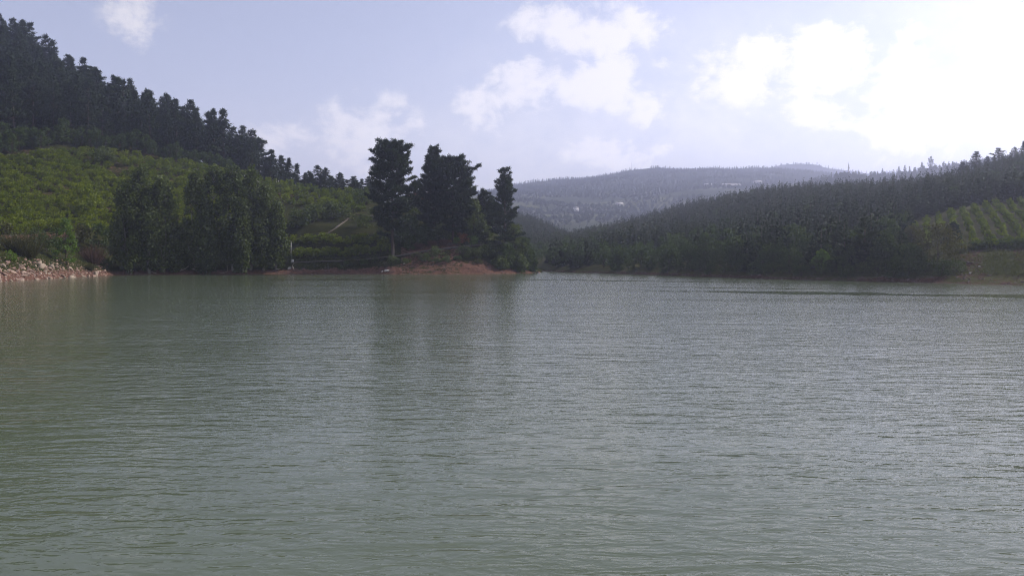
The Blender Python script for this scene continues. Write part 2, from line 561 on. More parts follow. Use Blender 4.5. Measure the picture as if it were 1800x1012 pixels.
def right_cols():
    C = [(700, 400, (408, 3), (450, 12), (530, 28), (650, 52)), (800, 340, (350, 2), (420, 10), (500, 20), (650, 45)),
         (880, 300, (310, 2), (390, 8), (480, 16), (640, 39)), (940, 265, (275, 1.5), (350, 5.8), (450, 13.7), (620, 32)),
         (1000, 241, (248, 1.5), (320, 5.6), (430, 11), (600, 19)), (1100, 213, (220, 1.8), (290, 7.1), (400, 14.1), (560, 26.2)),
         (1200, 191, (198, 2), (270, 8.9), (380, 19), (540, 37)), (1350, 159, (167, 2), (240, 10), (360, 27.4), (520, 46)),
         (1600, 136, (144, 2.5), (205, 12.1), (290, 26), (400, 39)), (1700, 127, (141, 5), (202, 16.5), (280, 28.5), (370, 41)),
         (1800, 119, (136, 5.4), (200, 17.6), (262, 29.5), (340, 45)), (2100, 100, (118, 5.6), (180, 20), (250, 36), (340, 62)),
         (2700, 80, (98, 6), (165, 25), (245, 46), (345, 85)), (4200, 60, (74, 6), (120, 22), (180, 44), (260, 85))]
    return [(u, [(s - 22, -4.5), (s, 0), b, m, t, r, (r[0] + 110, r[1] - 6), (r[0] + 260, r[1] - 34)]) for u, s, b, m, t, r in C]


def far_cols():
    # start, field foot, field middle, forest edge, ridge (row of the photograph), back
    C = [(560, 36, 54, 85, 352), (700, 36, 54, 85, 350), (850, 38, 56, 90, 339), (900, 38, 56, 91, 328), (1000, 38, 57, 92, 315), (1050, 38, 58, 93, 310),
         (1110, 40, 60, 95, 301), (1150, 42, 62, 97, 297), (1250, 45, 68, 103, 297), (1350, 48, 73, 109, 298), (1450, 50, 76, 108, 307),
         (1520, 50, 76, 105, 320), (1700, 50, 70, 100, 330), (1900, 40, 60, 90, 335)]
    return [(u, [(700, 5), (1140, 1.5 * a), (1360, 1.5 * b), (1665, 1.5 * c), (2400, zat(v, 2400)), (2640, zat(v, 2400) - 35), (2950, 0)]) for u, a, b, c, v in C]


def knoll_cols():
    C = [(1380, 340), (1425, 322), (1480, 309), (1520, 313), (1560, 309), (1600, 305), (1680, 293), (1760, 283), (1900, 272), (2100, 290)]
    return [(u, [(760, 10), (1150, zat(v, 1300) - 32), (1300, zat(v, 1300)), (1390, zat(v, 1300) - 10), (1600, 10)]) for u, v in C]


def mountain_cols():
    C = [(1150, 330), (1300, 308), (1345, 298), (1368, 291), (1400, 288), (1430, 290), (1460, 297), (1520, 305), (1650, 300), (1900, 310), (2100, 330)]
    return [(u, [(2950, 60), (3300, zat(v, 3300)), (3460, zat(v, 3300) - 40), (3650, 40)]) for u, v in C]


TL = Terrain(left_cols(), 2.2, 0.055, 11)
TR = Terrain(right_cols(), 2.6, 0.035, 23)
TF = Terrain(far_cols(), 24.0, 0.0075, 37)
TK = Terrain(knoll_cols(), 5.0, 0.02, 41)
TM = Terrain(mountain_cols(), 13.0, 0.008, 53)


def soil_left(x, y, z, k):
    u = ucol(x, y)
    s = np.clip(1.12 - (k - 1.0) / 0.62, 0, 1)                                    # bare shore
    s = np.where((u > 705) & (u < 812) & (k < 2.45), 0.55, s)                     # red cutting above the road on the point
    s = np.where((u < 130) & (u > -90) & (k > 2.55) & (k < 2.95), 0.62, s)                    # brown strip under the hazels
    s = np.where((u > 515) & (u < 562) & (k > 1.45) & (k < 2.1), 0.0, s)          # patch of grass on the bank
    return np.where(k > 2.95, np.where(u > 560, 0.05, 0.22 + 0.2 * (fbm(x * .05, y * .05, 5) > .05)), s)


def soil_right(x, y, z, k):
    u = ucol(x, y) + 50 * fbm(x * .35, y * .35, 8, 3)
    k = k + 0.5 * fbm(x * .4, y * .4, 18, 3)
    s = np.clip(1.0 - (k - 1.0) / 0.45, 0, 1) * np.where(u > 1670, 0.55, 0.8)
    s = np.where((u > 1672) & (u < 1733) & (k > 1.25) & (k < 2.08), 0.52, s)       # red slip in the bank
    s = np.where((u > 1733) & (k > 1.3) & (k < 2.0), 0.15, s)
    s = np.where((u > 1780) & (k > 1.75) & (k < 2.05), 0.8, s)
    return s


def soil_far(x, y, z, k):
    f = fbm(x * 0.011, y * 0.016, 77, 3)
    return np.where(k < 3.05, np.clip(0.45 + f * 2.6, 0, 1), 0.05)


TL.mesh('hillside_left', M['left_ground'], 420, [4, 14, 20, 30, 30, 6, 6], soil_left)
TR.mesh('hillside_right', M['right_ground'], 260, [4, 12, 20, 20, 20, 6, 6], soil_right)
TF.mesh('far_hill', M['far_ground'], 160, [4, 14, 20, 36, 8, 6], soil_far)
TK.mesh('far_knoll', M['far_ground'], 60, [8, 12, 6, 6], lambda x, y, z, k: np.full(len(x), 0.05))
TM.mesh('far_mountain', M['far_ground'], 80, [16, 8, 6], lambda x, y, z, k: np.full(len(x), 0.05))

# valley floor below everything, and the bank the photographer stands on
g = Geo().add([(-1150, -140, -6), (3250, -140, -6), (3250, 3760, -6), (-1150, 3760, -6)], q=[(0, 1, 2, 3)])
tag(link('valley_ground', g.mesh('valley_ground', M['bed'])), kind='structure')
g = Geo()
gx, gy = np.meshgrid(np.linspace(-300, 300, 121), np.array([-120, -60, -20, -8, -3, 1.0, 4.0, 8.0]))
gz = np.interp(gy, [-120, -8, -3, 1, 4, 8], [3.2, 2.6, 2.4, 1.6, -0.6, -4.5]) + fbm(gx * .3, gy * .3, 3) * 0.5
idx = np.arange(gx.size).reshape(gx.shape)
g.add(np.stack([gx, gy, gz], -1).reshape(-1, 3), q=np.stack([idx[:-1, :-1], idx[:-1, 1:], idx[1:, 1:], idx[1:, :-1]], -1).reshape(-1, 4))
tag(link('near_bank', g.mesh('near_bank', M['pebble'], True)), kind='structure')


# ------------------------------------------------------------------ water
def water_mat():
    m = bpy.data.materials.new('lake_water')
    m.use_nodes = True
    n = Nodes(m.node_tree)
    # node group: wave height at a point of the surface
    gt = bpy.data.node_groups.new('wave_height', 'ShaderNodeTree')
    gt.interface.new_socket('P', in_out='INPUT', socket_type='NodeSocketVector')
    gt.interface.new_socket('H', in_out='OUTPUT', socket_type='NodeSocketFloat')
    gn = Nodes(gt)
    gi, go = gn.new('NodeGroupInput'), gn.new('NodeGroupOutput')
    P = gi.outputs[0]

    def stretched(sx, sy, rot):
        mp = gn.new('ShaderNodeMapping')
        mp.inputs['Scale'].default_value = (sx, sy, 1)
        mp.inputs['Rotation'].default_value = (0, 0, rot)
        gn.link(P, mp.inputs['Vector'])
        return mp.outputs[0]

    def ridged(nz):      # sharp crests, round troughs
        return gn.math('SUBTRACT', 1.0, gn.math('ABSOLUTE', gn.math('MULTIPLY', gn.math('SUBTRACT', nz.outputs['Fac'], 0.5), 2.0)))
    a = ridged(gn.noise(stretched(0.30, 0.95, 0.10), 1.0, 2.0, 0.5, 0.4))
    b = ridged(gn.noise(stretched(0.85, 2.9, 0.26), 1.0, 2.5, 0.55, 0.6))
    c = gn.noise(stretched(4.6, 7.5, -0.12), 1.0, 3.0, 0.6, 0.5).outputs['Fac']
    s = gn.noise(stretched(0.05, 0.13, 0.2), 1.0, 2.0, 0.5, 0.0).outputs['Fac']
    h = gn.math('ADD', gn.math('MULTIPLY', a, WAVE[0]), gn.math('MULTIPLY', b, WAVE[1]))
    h = gn.math('ADD', h, gn.math('MULTIPLY', c, WAVE[2]))
    h = gn.math('ADD', h, gn.math('MULTIPLY', s, WAVE[3]))
    gn.link(h, go.inputs[0])

    o = n.new('ShaderNodeOutputMaterial')
    p = n.new('ShaderNodeBsdfPrincipled')
    t = n.new('ShaderNodeNewGeometry')
    EPS = 0.02
    hs = []
    for off in ((0, 0, 0), (EPS, 0, 0), (0, EPS, 0)):
        gr = n.new('ShaderNodeGroup')
        gr.node_tree = gt
        n.link(n.vmath('ADD', t.outputs['Position'], off), gr.inputs[0])
        hs.append(gr.outputs[0])
    # breeze: long streaks of calmer and rougher water
    mp = n.new('ShaderNodeMapping')
    mp.inputs['Scale'].default_value = (0.006, 0.030, 1)
    mp.inputs['Rotation'].default_value = (0, 0, 0.12)
    n.link(t.outputs['Position'], mp.inputs['Vector'])
    br = n.noise(mp.outputs[0], 1.0, 4.0, 0.6, 0.4)
    amp = n.math('ADD', 0.30, n.math('MULTIPLY', n.step(br.outputs['Fac'], 0.34, 0.50), 0.80))
    # slicks: calm lanes lying across the lake (centre, half length, half width)
    sp = n.new('ShaderNodeSeparateXYZ')
    n.link(t.outputs['Position'], sp.inputs[0])
    wob = n.noise(t.outputs['Position'], 0.12, 4.0, 0.6)
    calm = None
    for cx, cy_, hl, hw, sl in ((47, 87, 36, 3.6, -.42), (20, 144, 26, 3.0, -.5), (-38, 150, 26, 3.2, .1), (32, 108, 16, 1.2, -.45)):
        dx = n.math('SUBTRACT', sp.outputs[0], cx)
        dy = n.math('SUBTRACT', n.math('SUBTRACT', sp.outputs[1], cy_), n.math('MULTIPLY', dx, sl))
        dy = n.math('ADD', dy, n.math('MULTIPLY', n.math('SUBTRACT', wob.outputs['Fac'], 0.5), hw * 5))
        ax, ay = n.math('MULTIPLY', dx, 1.0 / hl), n.math('MULTIPLY', dy, 1.0 / hw)
        q = n.math('ADD', n.math('MULTIPLY', ax, ax), n.math('MULTIPLY', ay, ay))
        c_ = n.step(q, 1.3, 0.4)
        calm = c_ if calm is None else n.math('MAXIMUM', calm, c_)
    amp = n.math('MULTIPLY', amp, n.math('SUBTRACT', 1.0, n.math('MULTIPLY', calm, 0.82)))
    cb = n.new('ShaderNodeCombineXYZ')
    for k in (1, 2):
        n.link(n.math('MULTIPLY', n.math('MULTIPLY', n.math('SUBTRACT', hs[0], hs[k]), 1.0 / EPS), amp), cb.inputs[k - 1])
    cb.inputs[2].default_value = 1.0
    n.link(n.vmath('NORMALIZE', cb.outputs[0]), p.inputs['Normal'])
    bo = n.noise(t.outputs['Position'], 0.03, 3.0, 0.5)
    n.put(p.inputs['Base Color'], n.mix(bo.outputs['Fac'], (0.074, 0.092, 0.054), (0.094, 0.112, 0.068)))
    p.inputs['Roughness'].default_value = 0.09
    p.inputs['IOR'].default_value = 1.333
    n.link(p.outputs[0], o.inputs['Surface'])
    return m


WAVE = (0.042, 0.022, 0.013, 0.09)
g = Geo().add([(-420, 1.5, 0), (420, 1.5, 0), (420, 470, 0), (-420, 470, 0)], q=[(0, 1, 2, 3)])
tag(link('lake_water', g.mesh('lake_water', water_mat())), kind='structure')

# ------------------------------------------------------------------ plant builders (meshes in metres, base at the origin)
def leaves(g, r, C, size, squash=0.6, m=0, flat=0.0):
    """rhombic leaves at centres C, turned at random"""
    n = len(C)
    a = unit(r.normal(size=(n, 3)) * np.array([1, 1, 1 - flat]))
    b = unit(np.cross(a, r.normal(size=(n, 3))))
    s = (np.asarray(size) * r.uniform(0.7, 1.3, n))[:, None]
    v = np.stack([C - a * s, C + b * s * squash, C + a * s, C - b * s * squash], 1).reshape(-1, 3)
    g.add(v, q=np.arange(n * 4).reshape(-1, 4), m=m)


def spikes(g, r, C, d, L, w, spread=0.8, m=0):
    """needle sprays: thin triangles from C towards d"""
    n = len(C)
    e = unit(d + r.normal(size=(n, 3)) * spread)
    s = unit(np.cross(e, r.normal(size=(n, 3))))
    L = (np.asarray(L) * r.uniform(0.7, 1.25, n))[:, None]
    w = (np.asarray(w) * np.ones(n))[:, None]
    v = np.stack([C - s * w, C + s * w, C + e * L], 1).reshape(-1, 3)
    g.add(v, t=np.arange(n * 3).reshape(-1, 3), m=m)


def pine_geo(seed, H, base, prof, whorl=1.25, per=5, droop=-0.12, tuft=7, L=0.85, w=0.13, lean=0.02, density=3.2, flat=0.35, bare=0.0):
    """black pine: whorls of branches carrying flat pads of needle tufts. base: crown base as share of H; prof(t): radius in m"""
    r = np.random.default_rng(seed)
    tr, cr = Geo(), Geo()
    k = np.linspace(0, 1, 8)
    bend = np.cumsum(r.normal(size=(8, 2)) * lean * H / 8, axis=0)
    trunk = np.stack([bend[:, 0], bend[:, 1], k * H * 0.985], -1)
    r0 = 0.0125 * H + 0.06
    tube(tr, trunk, r0 * (1 - k * 0.93) + np.where(k == 0, r0 * 0.25, 0), 7)
    z = base * H
    while z < H * 0.99:
        t = (z / H - base) / (1 - base)
        R = prof(t)
        nb = max(3, int(round(per * r.uniform(0.7, 1.25))))
        a0 = r.uniform(0, 6.28)
        for b in range(nb):
            if r.random() < bare * (1 - t):
                continue
            a = a0 + b * 6.283 / nb + r.uniform(-0.4, 0.4)
            Rb = R * r.choice([0.55, 0.8, 1.0, 1.2], p=[.2, .3, .35, .15]) * r.uniform(0.85, 1.1)
            if Rb < 0.25:
                Rb = 0.25
            slope = droop + 0.55 * t + r.uniform(-0.1, 0.14)
            zb = min(z + r.normal() * 0.30 * whorl, H * 0.985)
            o = np.array([np.interp(zb, trunk[:, 2], trunk[:, 0]), np.interp(zb, trunk[:, 2], trunk[:, 1]), zb])
            dh = np.array([math.cos(a), math.sin(a), 0])
            sd = np.array([-dh[1], dh[0], 0])
            s = np.linspace(0, 1, 4)
            arc = o + dh * (s * Rb)[:, None] + np.array([0, 0, 1.0]) * (Rb * (slope * s + 0.22 * s ** 2.2))[:, None]
            tube(tr, arc, np.linspace(0.012 * Rb + 0.03, 0.015, 4), 3)
            n = max(3, int(Rb * density * r.uniform(0.8, 1.2)))
            q = 0.28 + 0.72 * np.sqrt(r.uniform(0, 1, n))
            wid = 0.30 * Rb * np.sqrt(np.maximum(0.05, np.sin(np.clip(q, 0, 1) * 2.7)))
            c = o + dh * (q * Rb)[:, None] + sd * (r.uniform(-1, 1, n) * wid)[:, None]
            c[:, 2] += Rb * (slope * q + 0.22 * q ** 2.2) + r.normal(size=n) * 0.12 * L
            C = np.repeat(c, tuft, 0) + r.normal(size=(n * tuft, 3)) * np.array([0.30, 0.30, 0.16]) * L
            d = np.tile(dh * 0.45 + np.array([0, 0, flat]), (len(C), 1))
            cr.tint = r.uniform(0, 1)
            spikes(cr, r, C, d, L, w, 0.75)
            cr.tint = 0.0
        z += whorl * r.uniform(0.75, 1.3) * (1.0 - 0.45 * t)
    top = np.array([trunk[-1]]) + r.normal(size=(14, 3)) * 0.18
    spikes(cr, r, top, np.tile([0, 0, 0.9], (14, 1)), L, w, 0.6)
    return tr, cr


def conifer_geo(seed, H, R, n=130, base=0.04):
    """young plantation conifer: narrow cone of sprays, trunk included"""
    r = np.random.default_rng(seed)
    g = Geo()
    tube(g, [(0, 0, 0), (0.05, 0, H * 0.5), (0, 0, H * 0.97)], [0.018 * H, 0.011 * H, 0.02], 4, m=1)
    t = 1 - np.sqrt(r.uniform(0, 1, n))
    t = np.sort(t * (1 - base) + base)
    a = r.uniform(0, 6.283, n)
    lobes = 1 + 0.25 * np.sin(a * 3 + r.uniform(0, 6)) + 0.18 * np.sin(t * 40 + r.uniform(0, 6))
    rad = R * (1 - t) ** 0.62 * lobes * r.uniform(0.55, 1.1, n)
    dh = np.stack([np.cos(a), np.sin(a), np.zeros(n)], -1)
    C = dh * (rad * 0.55)[:, None]
    C[:, 2] = t * H
    tip = dh * rad[:, None]
    tip[:, 2] = t * H + rad * r.uniform(-0.25, 0.45, n) + 0.05 * H * t
    side = np.stack([-dh[:, 1], dh[:, 0], r.uniform(-.5, .5, n)], -1) * (rad * 0.30 + 0.10)[:, None]
    mid = (C + tip) / 2 + np.array([0, 0, 1]) * (0.10 * rad)[:, None]
    v = np.stack([C, mid - side, tip, mid + side], 1).reshape(-1, 3)
    g.add(v, q=np.arange(n * 4).reshape(-1, 4), m=0)
    C2 = C * np.array([0.6, 0.6, 1]) + r.normal(size=(n, 3)) * 0.05 * R
    spikes(g, r, C2, dh * 0.9 + np.array([0, 0, 0.5]), rad * 0.9 + 0.25, 0.10 * R, 0.5)
    top = np.zeros((5, 3)) + np.array([0, 0, H * 0.93])
    spikes(g, r, top, np.tile([0, 0, 1.0], (5, 1)), H * 0.07, 0.035 * H * 0.5, 0.25)
    return g


def far_tree_geo(seed, H, R, n=26, cone=True):
    r = np.random.default_rng(seed)
    g = Geo()
    t = r.uniform(0.02, 0.95, n)
    a = r.uniform(0, 6.283, n)
    pr = (1 - t) ** 0.7 if cone else np.sqrt(np.maximum(0.05, 1 - (2 * t - 0.95) ** 2))
    C = np.stack([np.cos(a) * pr * R * .5, np.sin(a) * pr * R * .5, t * H], -1)
    leaves(g, r, C, R * (0.42 if cone else 0.5), 0.75)
    spikes(g, r, np.zeros((4, 3)), np.tile([0, 0, 1.0], (4, 1)), H * 0.95, R * 0.32, 0.07)
    return g


def lobes_in(r, n, prof, H, z0):
    """clump centres through a crown whose radius at share t of its height is prof(t)"""
    t = r.uniform(0, 1, n)
    a = r.uniform(0, 6.283, n)
    q = np.sqrt(r.uniform(0.12, 1, n))
    R = np.array([prof(x) for x in t]) * q
    return np.stack([R * np.cos(a), R * np.sin(a), z0 + t * (H - z0)], -1), t, q


def broad_geo(seed, H, z0, prof, clumps=110, per=44, leaf=0.26, cl=1.0, stems=1, spread=0.0, upright=0.3):
    """broadleaved tree: stems and limbs, and leaves gathered in clumps with gaps between them"""
    r = np.random.default_rng(seed)
    tr, cr = Geo(), Geo()
    tops = []
    for s in range(stems):
        a = r.uniform(0, 6.283)
        off = np.array([math.cos(a), math.sin(a)]) * spread * r.uniform(0.4, 1)
        hs = H * r.uniform(0.72, 0.93)
        k = np.linspace(0, 1, 6)
        p = np.stack([off[0] * (0.25 + k * 0.9), off[1] * (0.25 + k * 0.9), k * hs], -1)
        p[1:, :2] += np.cumsum(r.normal(size=(5, 2)) * 0.015 * H, axis=0)
        tube(tr, p, (0.011 * H + 0.04) * (1 - 0.9 * k), 6)
        tops.append(p)
    C, t, q = lobes_in(r, clumps, prof, H, z0)
    for c in C[::3]:
        p = tops[r.integers(len(tops))]
        zz = max(z0 * 0.6, c[2] - 0.28 * np.hypot(c[0], c[1]) - 0.06 * H)
        o = np.array([np.interp(zz, p[:, 2], p[:, 0]), np.interp(zz, p[:, 2], p[:, 1]), zz])
        tube(tr, [o, (o + c) / 2 + r.normal(size=3) * 0.02 * H, c], [0.006 * H, 0.004 * H, 0.015], 3)
    n = clumps * per
    i = np.repeat(np.arange(clumps), per)
    rad = cl * r.uniform(0.55, 1.25, clumps)
    e = unit(r.normal(size=(n, 3))) * (r.uniform(0.15, 1, n) ** 0.5)[:, None]
    L = C[i] + e * rad[i][:, None] * np.array([1, 1, 0.8 + upright])
    cr.tint = r.uniform(0, 1, clumps)[i]
    leaves(cr, r, L, leaf, 0.62)
    cr.tint = 0.0
    return tr, cr


def bush_geo(seed, H, R, clumps=16, per=30, leaf=0.2, m_stem=1, cl=None):
    """many-stemmed rounded bush, one mesh: leaves and stems"""
    r = np.random.default_rng(seed)
    g = Geo()
    C, t, q = lobes_in(r, clumps, lambda x: R * math.sqrt(max(0.08, 1 - (1.25 * x - 0.35) ** 2)) * 0.8, H * 0.92, H * 0.12)
    cl = cl or R * 0.36
    i = np.repeat(np.arange(clumps), per)
    n = clumps * per
    e = unit(r.normal(size=(n, 3))) * (r.uniform(0.1, 1, n) ** 0.45)[:, None]
    L = C[i] + e * (cl * r.uniform(0.7, 1.2, clumps))[i][:, None] * np.array([1, 1, 0.85])
    L[:, 2] = np.maximum(L[:, 2], 0.05)
    g.tint = r.uniform(0, 1, clumps)[i]
    leaves(g, r, L, leaf, 0.65)
    g.tint = 0.0
    for c in C[:7]:
        tube(g, [(0.1 * c[0], 0.1 * c[1], -0.1), (0.55 * c[0], 0.55 * c[1], 0.6 * c[2]), c], [0.05, 0.035, 0.015], 3, m=m_stem)
    return g


def twig_geo(seed, H, R, n=260):
    """leafless or thin-leaved bush of upright twigs"""
    r = np.random.default_rng(seed)
    g = Geo()
    a, q = r.uniform(0, 6.283, n), np.sqrt(r.uniform(0, 1, n))
    b = np.stack([np.cos(a) * q * R * .35, np.sin(a) * q * R * .35, np.zeros(n)], -1)
    d = unit(np.stack([np.cos(a) * q * .7, np.sin(a) * q * .7, np.ones(n)], -1) + r.normal(size=(n, 3)) * 0.12)
    L = H * r.uniform(0.6, 1.05, n)
    s = unit(np.cross(d, r.normal(size=(n, 3)))) * 0.05
    g.add(np.stack([b - s, b + s, b + d * L[:, None]], 1).reshape(-1, 3), t=np.arange(n * 3).reshape(-1, 3))
    f = r.uniform(0.35, 1, (n, 4))
    C = (b[:, None] + d[:, None] * (L[:, None] * f)[..., None]).reshape(-1, 3) + r.normal(size=(n * 4, 3)) * 0.12
    leaves(g, r, C, 0.13, 0.4)
    return g


def rock_geo(seed, sx=1.0, sy=0.8, sz=0.65, sub=2):
    r = np.random.default_rng(seed)
    bm = bmesh.new()
    bmesh.ops.create_icosphere(bm, subdivisions=sub, radius=1.0)
    v = np.array([x.co[:] for x in bm.verts])
    f = [[x.index for x in p.verts] for p in bm.faces]
    bm.free()
    for _ in range(9):                                   # plane cuts make it angular
        d = unit(r.normal(size=3))
        h = r.uniform(0.35, 0.8)
        k = v @ d
        v = v - np.where(k > h, k - h, 0)[:, None] * d
    v = v * np.array([sx, sy, sz]) + r.normal(size=v.shape) * 0.05
    return Geo().add(v, t=f)


def joined(name, mats, protos, places, mat_map=None):
    """one mesh out of many transformed copies; places: (x, y, z, rz, scale, proto index); a face attribute 'tint' varies per plant"""
    G = Geo()
    tints_t, tints_q = [], []
    P = [p.arrays() for p in protos]
    for (x, y, z, rz, s, i) in places:
        v, t, q, tm, qm = P[int(i)]
        c, sn = math.cos(rz), math.sin(rz)
        w = v @ np.array([[c, sn, 0], [-sn, c, 0], [0, 0, 1]]) * s + np.array([x, y, z])
        if len(t):
            G.t.append(t + G.n)
            G.tm.append(tm)
        if len(q):
            G.q.append(q + G.n)
            G.qm.append(qm)
        G.v.append(w)
        G.n += len(w)
        k = float(rng.random())
        tints_t.append(np.full(len(t), k))
        tints_q.append(np.full(len(q), k))
    G.tt, G.qt = [], []
    me = G.mesh(name, mats)
    a = me.attributes.new('tint', 'FLOAT', 'FACE')
    a.data.foreach_set('value', np.concatenate(tints_t + tints_q).astype(np.float32))
    return link(name, me)


def grid_points(x0, x1, y0, y1, sx, sy, jit, seed):
    r = np.random.default_rng(seed)
    nx, ny = int((x1 - x0) / sx), int((y1 - y0) / sy)
    X, Y = np.meshgrid(np.arange(nx), np.arange(ny))
    X = x0 + (X + 0.5 * (Y % 2) + r.uniform(-jit, jit, X.shape)) * sx
    Y = y0 + (Y + r.uniform(-jit, jit, Y.shape)) * sy
    return X.ravel(), Y.ravel()


# ------------------------------------------------------------------ haze: the air between here and the far hills
HAZE_DENSITY = 0.00036
hz = bpy.data.materials.new('haze_air')
hz.use_nodes = True
n = Nodes(hz.node_tree)
o = n.new('ShaderNodeOutputMaterial')
pv = n.new('ShaderNodeVolumePrincipled')
pv.inputs['Color'].default_value = (0.74, 0.77, 1.0, 1)
pv.inputs['Density'].default_value = HAZE_DENSITY
pv.inputs['Anisotropy'].default_value = 0.70
n.link(pv.outputs[0], o.inputs['Volume'])
g = Geo()
box(g, (1050, 1810, 212), (4460, 3960, 440))
tag(link('haze', g.mesh('haze', hz)), kind='stuff')

# ------------------------------------------------------------------ pines of the left hill and conifers of the right wood
PINES = []            # (trunk mesh, crown mesh, height)
for i, (H, base, rad, shp) in enumerate([(24, .16, 5.6, .8), (26, .22, 5.0, .65), (22, .12, 5.4, 1.0), (25, .28, 6.0, .6), (21, .18, 4.8, .9), (23, .10, 5.2, 1.15)]):
    tr, cr = pine_geo(100 + i, H, base, lambda t, rad=rad, shp=shp: rad * (min(1, t * 3 + .55)) * (1 + .22 * math.sin(t * 17 + rad * 9)) * max(0.05, 1 - t) ** shp, 1.5, 5, -0.12, 6, 1.0, 0.17, 0.02, 2.6)
    PINES.append((tr.mesh('pine_trunk', M['bark'], True), cr.mesh('pine_crown', M['pine']), H))
YOUNG = [conifer_geo(200 + i, 8.6 + (i % 3) * 1.0, 2.1 + 0.35 * (i % 2), 170) for i in range(5)]
YOUNG_ME = [g.mesh('young_pine', [M['young_pine'], M['bark']]) for g in YOUNG]
SMALL = [conifer_geo(230 + i, 8.4 + (i % 3) * 1.1, 2.2 + 0.35 * (i % 2), 62) for i in range(5)]


def plant_pine(x, y, z, i, sc, rz, label, group):
    t, c, H = PINES[i]
    e = link('pine_tree', None, None, (x, y, z - 0.3), rz, sc)
    tag(e, label, 'pine tree', group)
    link('trunk', t, e)
    link('crown', c, e)
    return e


# left stand
xs, ys = grid_points(-330, -20, 250, 470, 7.2, 7.6, 0.36, 31)
k, u = TL.frac(xs, ys), ucol(xs, ys)
ok = (u > -60) & (u < 668) & (k < 5.35) & (k > np.interp(u, [0, 150, 300, 420, 470, 660], [4.12, 4.14, 4.16, 4.3, 4.45, 4.35]))
ok &= ~((u > 690) & (k > 5))
xs, ys, k, u = xs[ok], ys[ok], k[ok], u[ok]
zs = TL.height(xs, ys)
r = np.random.default_rng(5)
hill_h = np.interp(u, [0, 400, 440, 500, 560, 650], [23, 22, 21, 14, 12.5, 10.5])
order = np.argsort(u)
bands = {'on the crest': [], 'midway up the wood': [], 'near the hazel edge': []}
for i in order:
    b = 'on the crest' if k[i] > 4.85 else ('midway up the wood' if k[i] > 4.5 else 'near the hazel edge')
    bands[b].append(i)
n_left = 0
for b, ids in bands.items():
    for j, i in enumerate(ids):
        pi = int(r.integers(6))
        sc = hill_h[i] / PINES[pi][2] * r.uniform(0.70, 1.18)
        wide = float(np.interp(u[i], [0, 430, 480, 660], [1.0, 1.05, 1.45, 1.6])) * r.uniform(.9, 1.15)
        plant_pine(xs[i], ys[i], zs[i], pi, (sc * wide, sc * wide, sc), r.uniform(0, 6.28),
                   f'dark pine {b} of the left hill, {nth(j + 1)} counting from the left', 'pines of the wood on the left hill')
        n_left += 1

xs, ys = grid_points(-520, -120, 120, 470, 7.2, 7.6, 0.36, 131)
k, u = TL.frac(xs, ys), ucol(xs, ys)
ok = (u > -900) & (u < -58) & (k < 5.35) & (k > 4.05)
xs, ys = xs[ok], ys[ok]
zs = TL.height(xs, ys)
EDGE = [conifer_geo(270 + i, 20.0, 4.6, 110) for i in range(3)]
tag(joined('pine_wood', [M['pine'], M['bark']], EDGE, [(xs[i], ys[i], zs[i] - .3, r.uniform(0, 6.28), r.uniform(.8, 1.2), r.integers(3)) for i in range(len(xs))]), kind='stuff')

# right wood: candidates, the nearest become trees of their own, the rest one mass
xs, ys = grid_points(-130, 420, 130, 690, 4.4, 4.6, 0.40, 32)
k, u = TR.frac(xs, ys), ucol(xs, ys)


def in_field(u, k):
    return ((u > 1598) & (k > 1.9) & (k < 3.14)) | ((u > 1588) & (k < 2.05))


ok = (u > 760) & (u < 3000) & (k > 1.55) & (k < 5.35) & ~in_field(u, k)
ok &= ~((u < 955) & (np.hypot(xs, ys) < 300))
xs, ys, k, u = xs[ok], ys[ok], k[ok], u[ok]
zs = TR.height(xs, ys)
d = np.hypot(xs, ys)
hs = 9.5 * np.random.default_rng(8).uniform(0.62, 1.12, len(xs)) * (0.85 + 0.6 * np.clip(fbm(xs * .03, ys * .03, 91), -.4, .4))
size = hs / d
inview = (u > 930) & (u < 1810)
rank = np.argsort(-np.where(inview, size, 0))
n_ind = max(40, 296 - n_left)
ind = rank[:n_ind]
ind = ind[np.argsort(u[ind])]
cnt = {}
for i in ind:
    zone = ('near the water' if k[i] < 2.2 else 'partway up the slope') + (' below the planted rows' if u[i] > 1600 and k[i] < 2.2 else '')
    if u[i] > 1600 and k[i] >= 2.2:
        zone = 'above the planted rows'
    cnt[zone] = cnt.get(zone, 0) + 1
    p = int(r.integers(5))
    o = link('young_pine', YOUNG_ME[p], None, (xs[i], ys[i], zs[i] - 0.2), r.uniform(0, 6.28), hs[i] / 9.6)
    tag(o, f'slim young pine {zone}, right hill, {nth(cnt[zone])} from left', 'young pine', 'young pines of the right hill')
rest = np.setdiff1d(np.arange(len(xs)), ind)
mixed = fbm(xs * .022, ys * .022, 17, 3)
leafy = (mixed + np.interp(k, [1.5, 2.3, 3.4, 5], [.16, .06, -.06, -.2]) + r.uniform(-.12, .12, len(xs))) > 0.05
pl = [(xs[i], ys[i], zs[i] - 0.2, r.uniform(0, 6.28), hs[i] / 9.6, r.integers(5) + (0 if d[i] < 300 else 5)) for i in rest if not leafy[i]]
tag(joined('young_pine_wood', [M['young_pine'], M['bark']], YOUNG + SMALL, pl), kind='stuff')
LEAFY = []
for i in range(4):
    tr, cr = broad_geo(260 + i, 8.0, 0.9, lambda t: (2.6 + .3 * (i % 2)) * math.sqrt(max(0.06, 1 - (1.9 * t - 0.85) ** 2)), 22, 9, 0.42, 1.0, 1, 0, .1)
    LEAFY.append(cr)
pl = [(xs[i], ys[i], zs[i] - 0.2, r.uniform(0, 6.28), hs[i] / 9.6 * r.uniform(.7, 1.0), r.integers(4)) for i in rest if leafy[i]]
tag(joined('broadleaf_wood', [M['broad']], LEAFY, pl), kind='stuff')

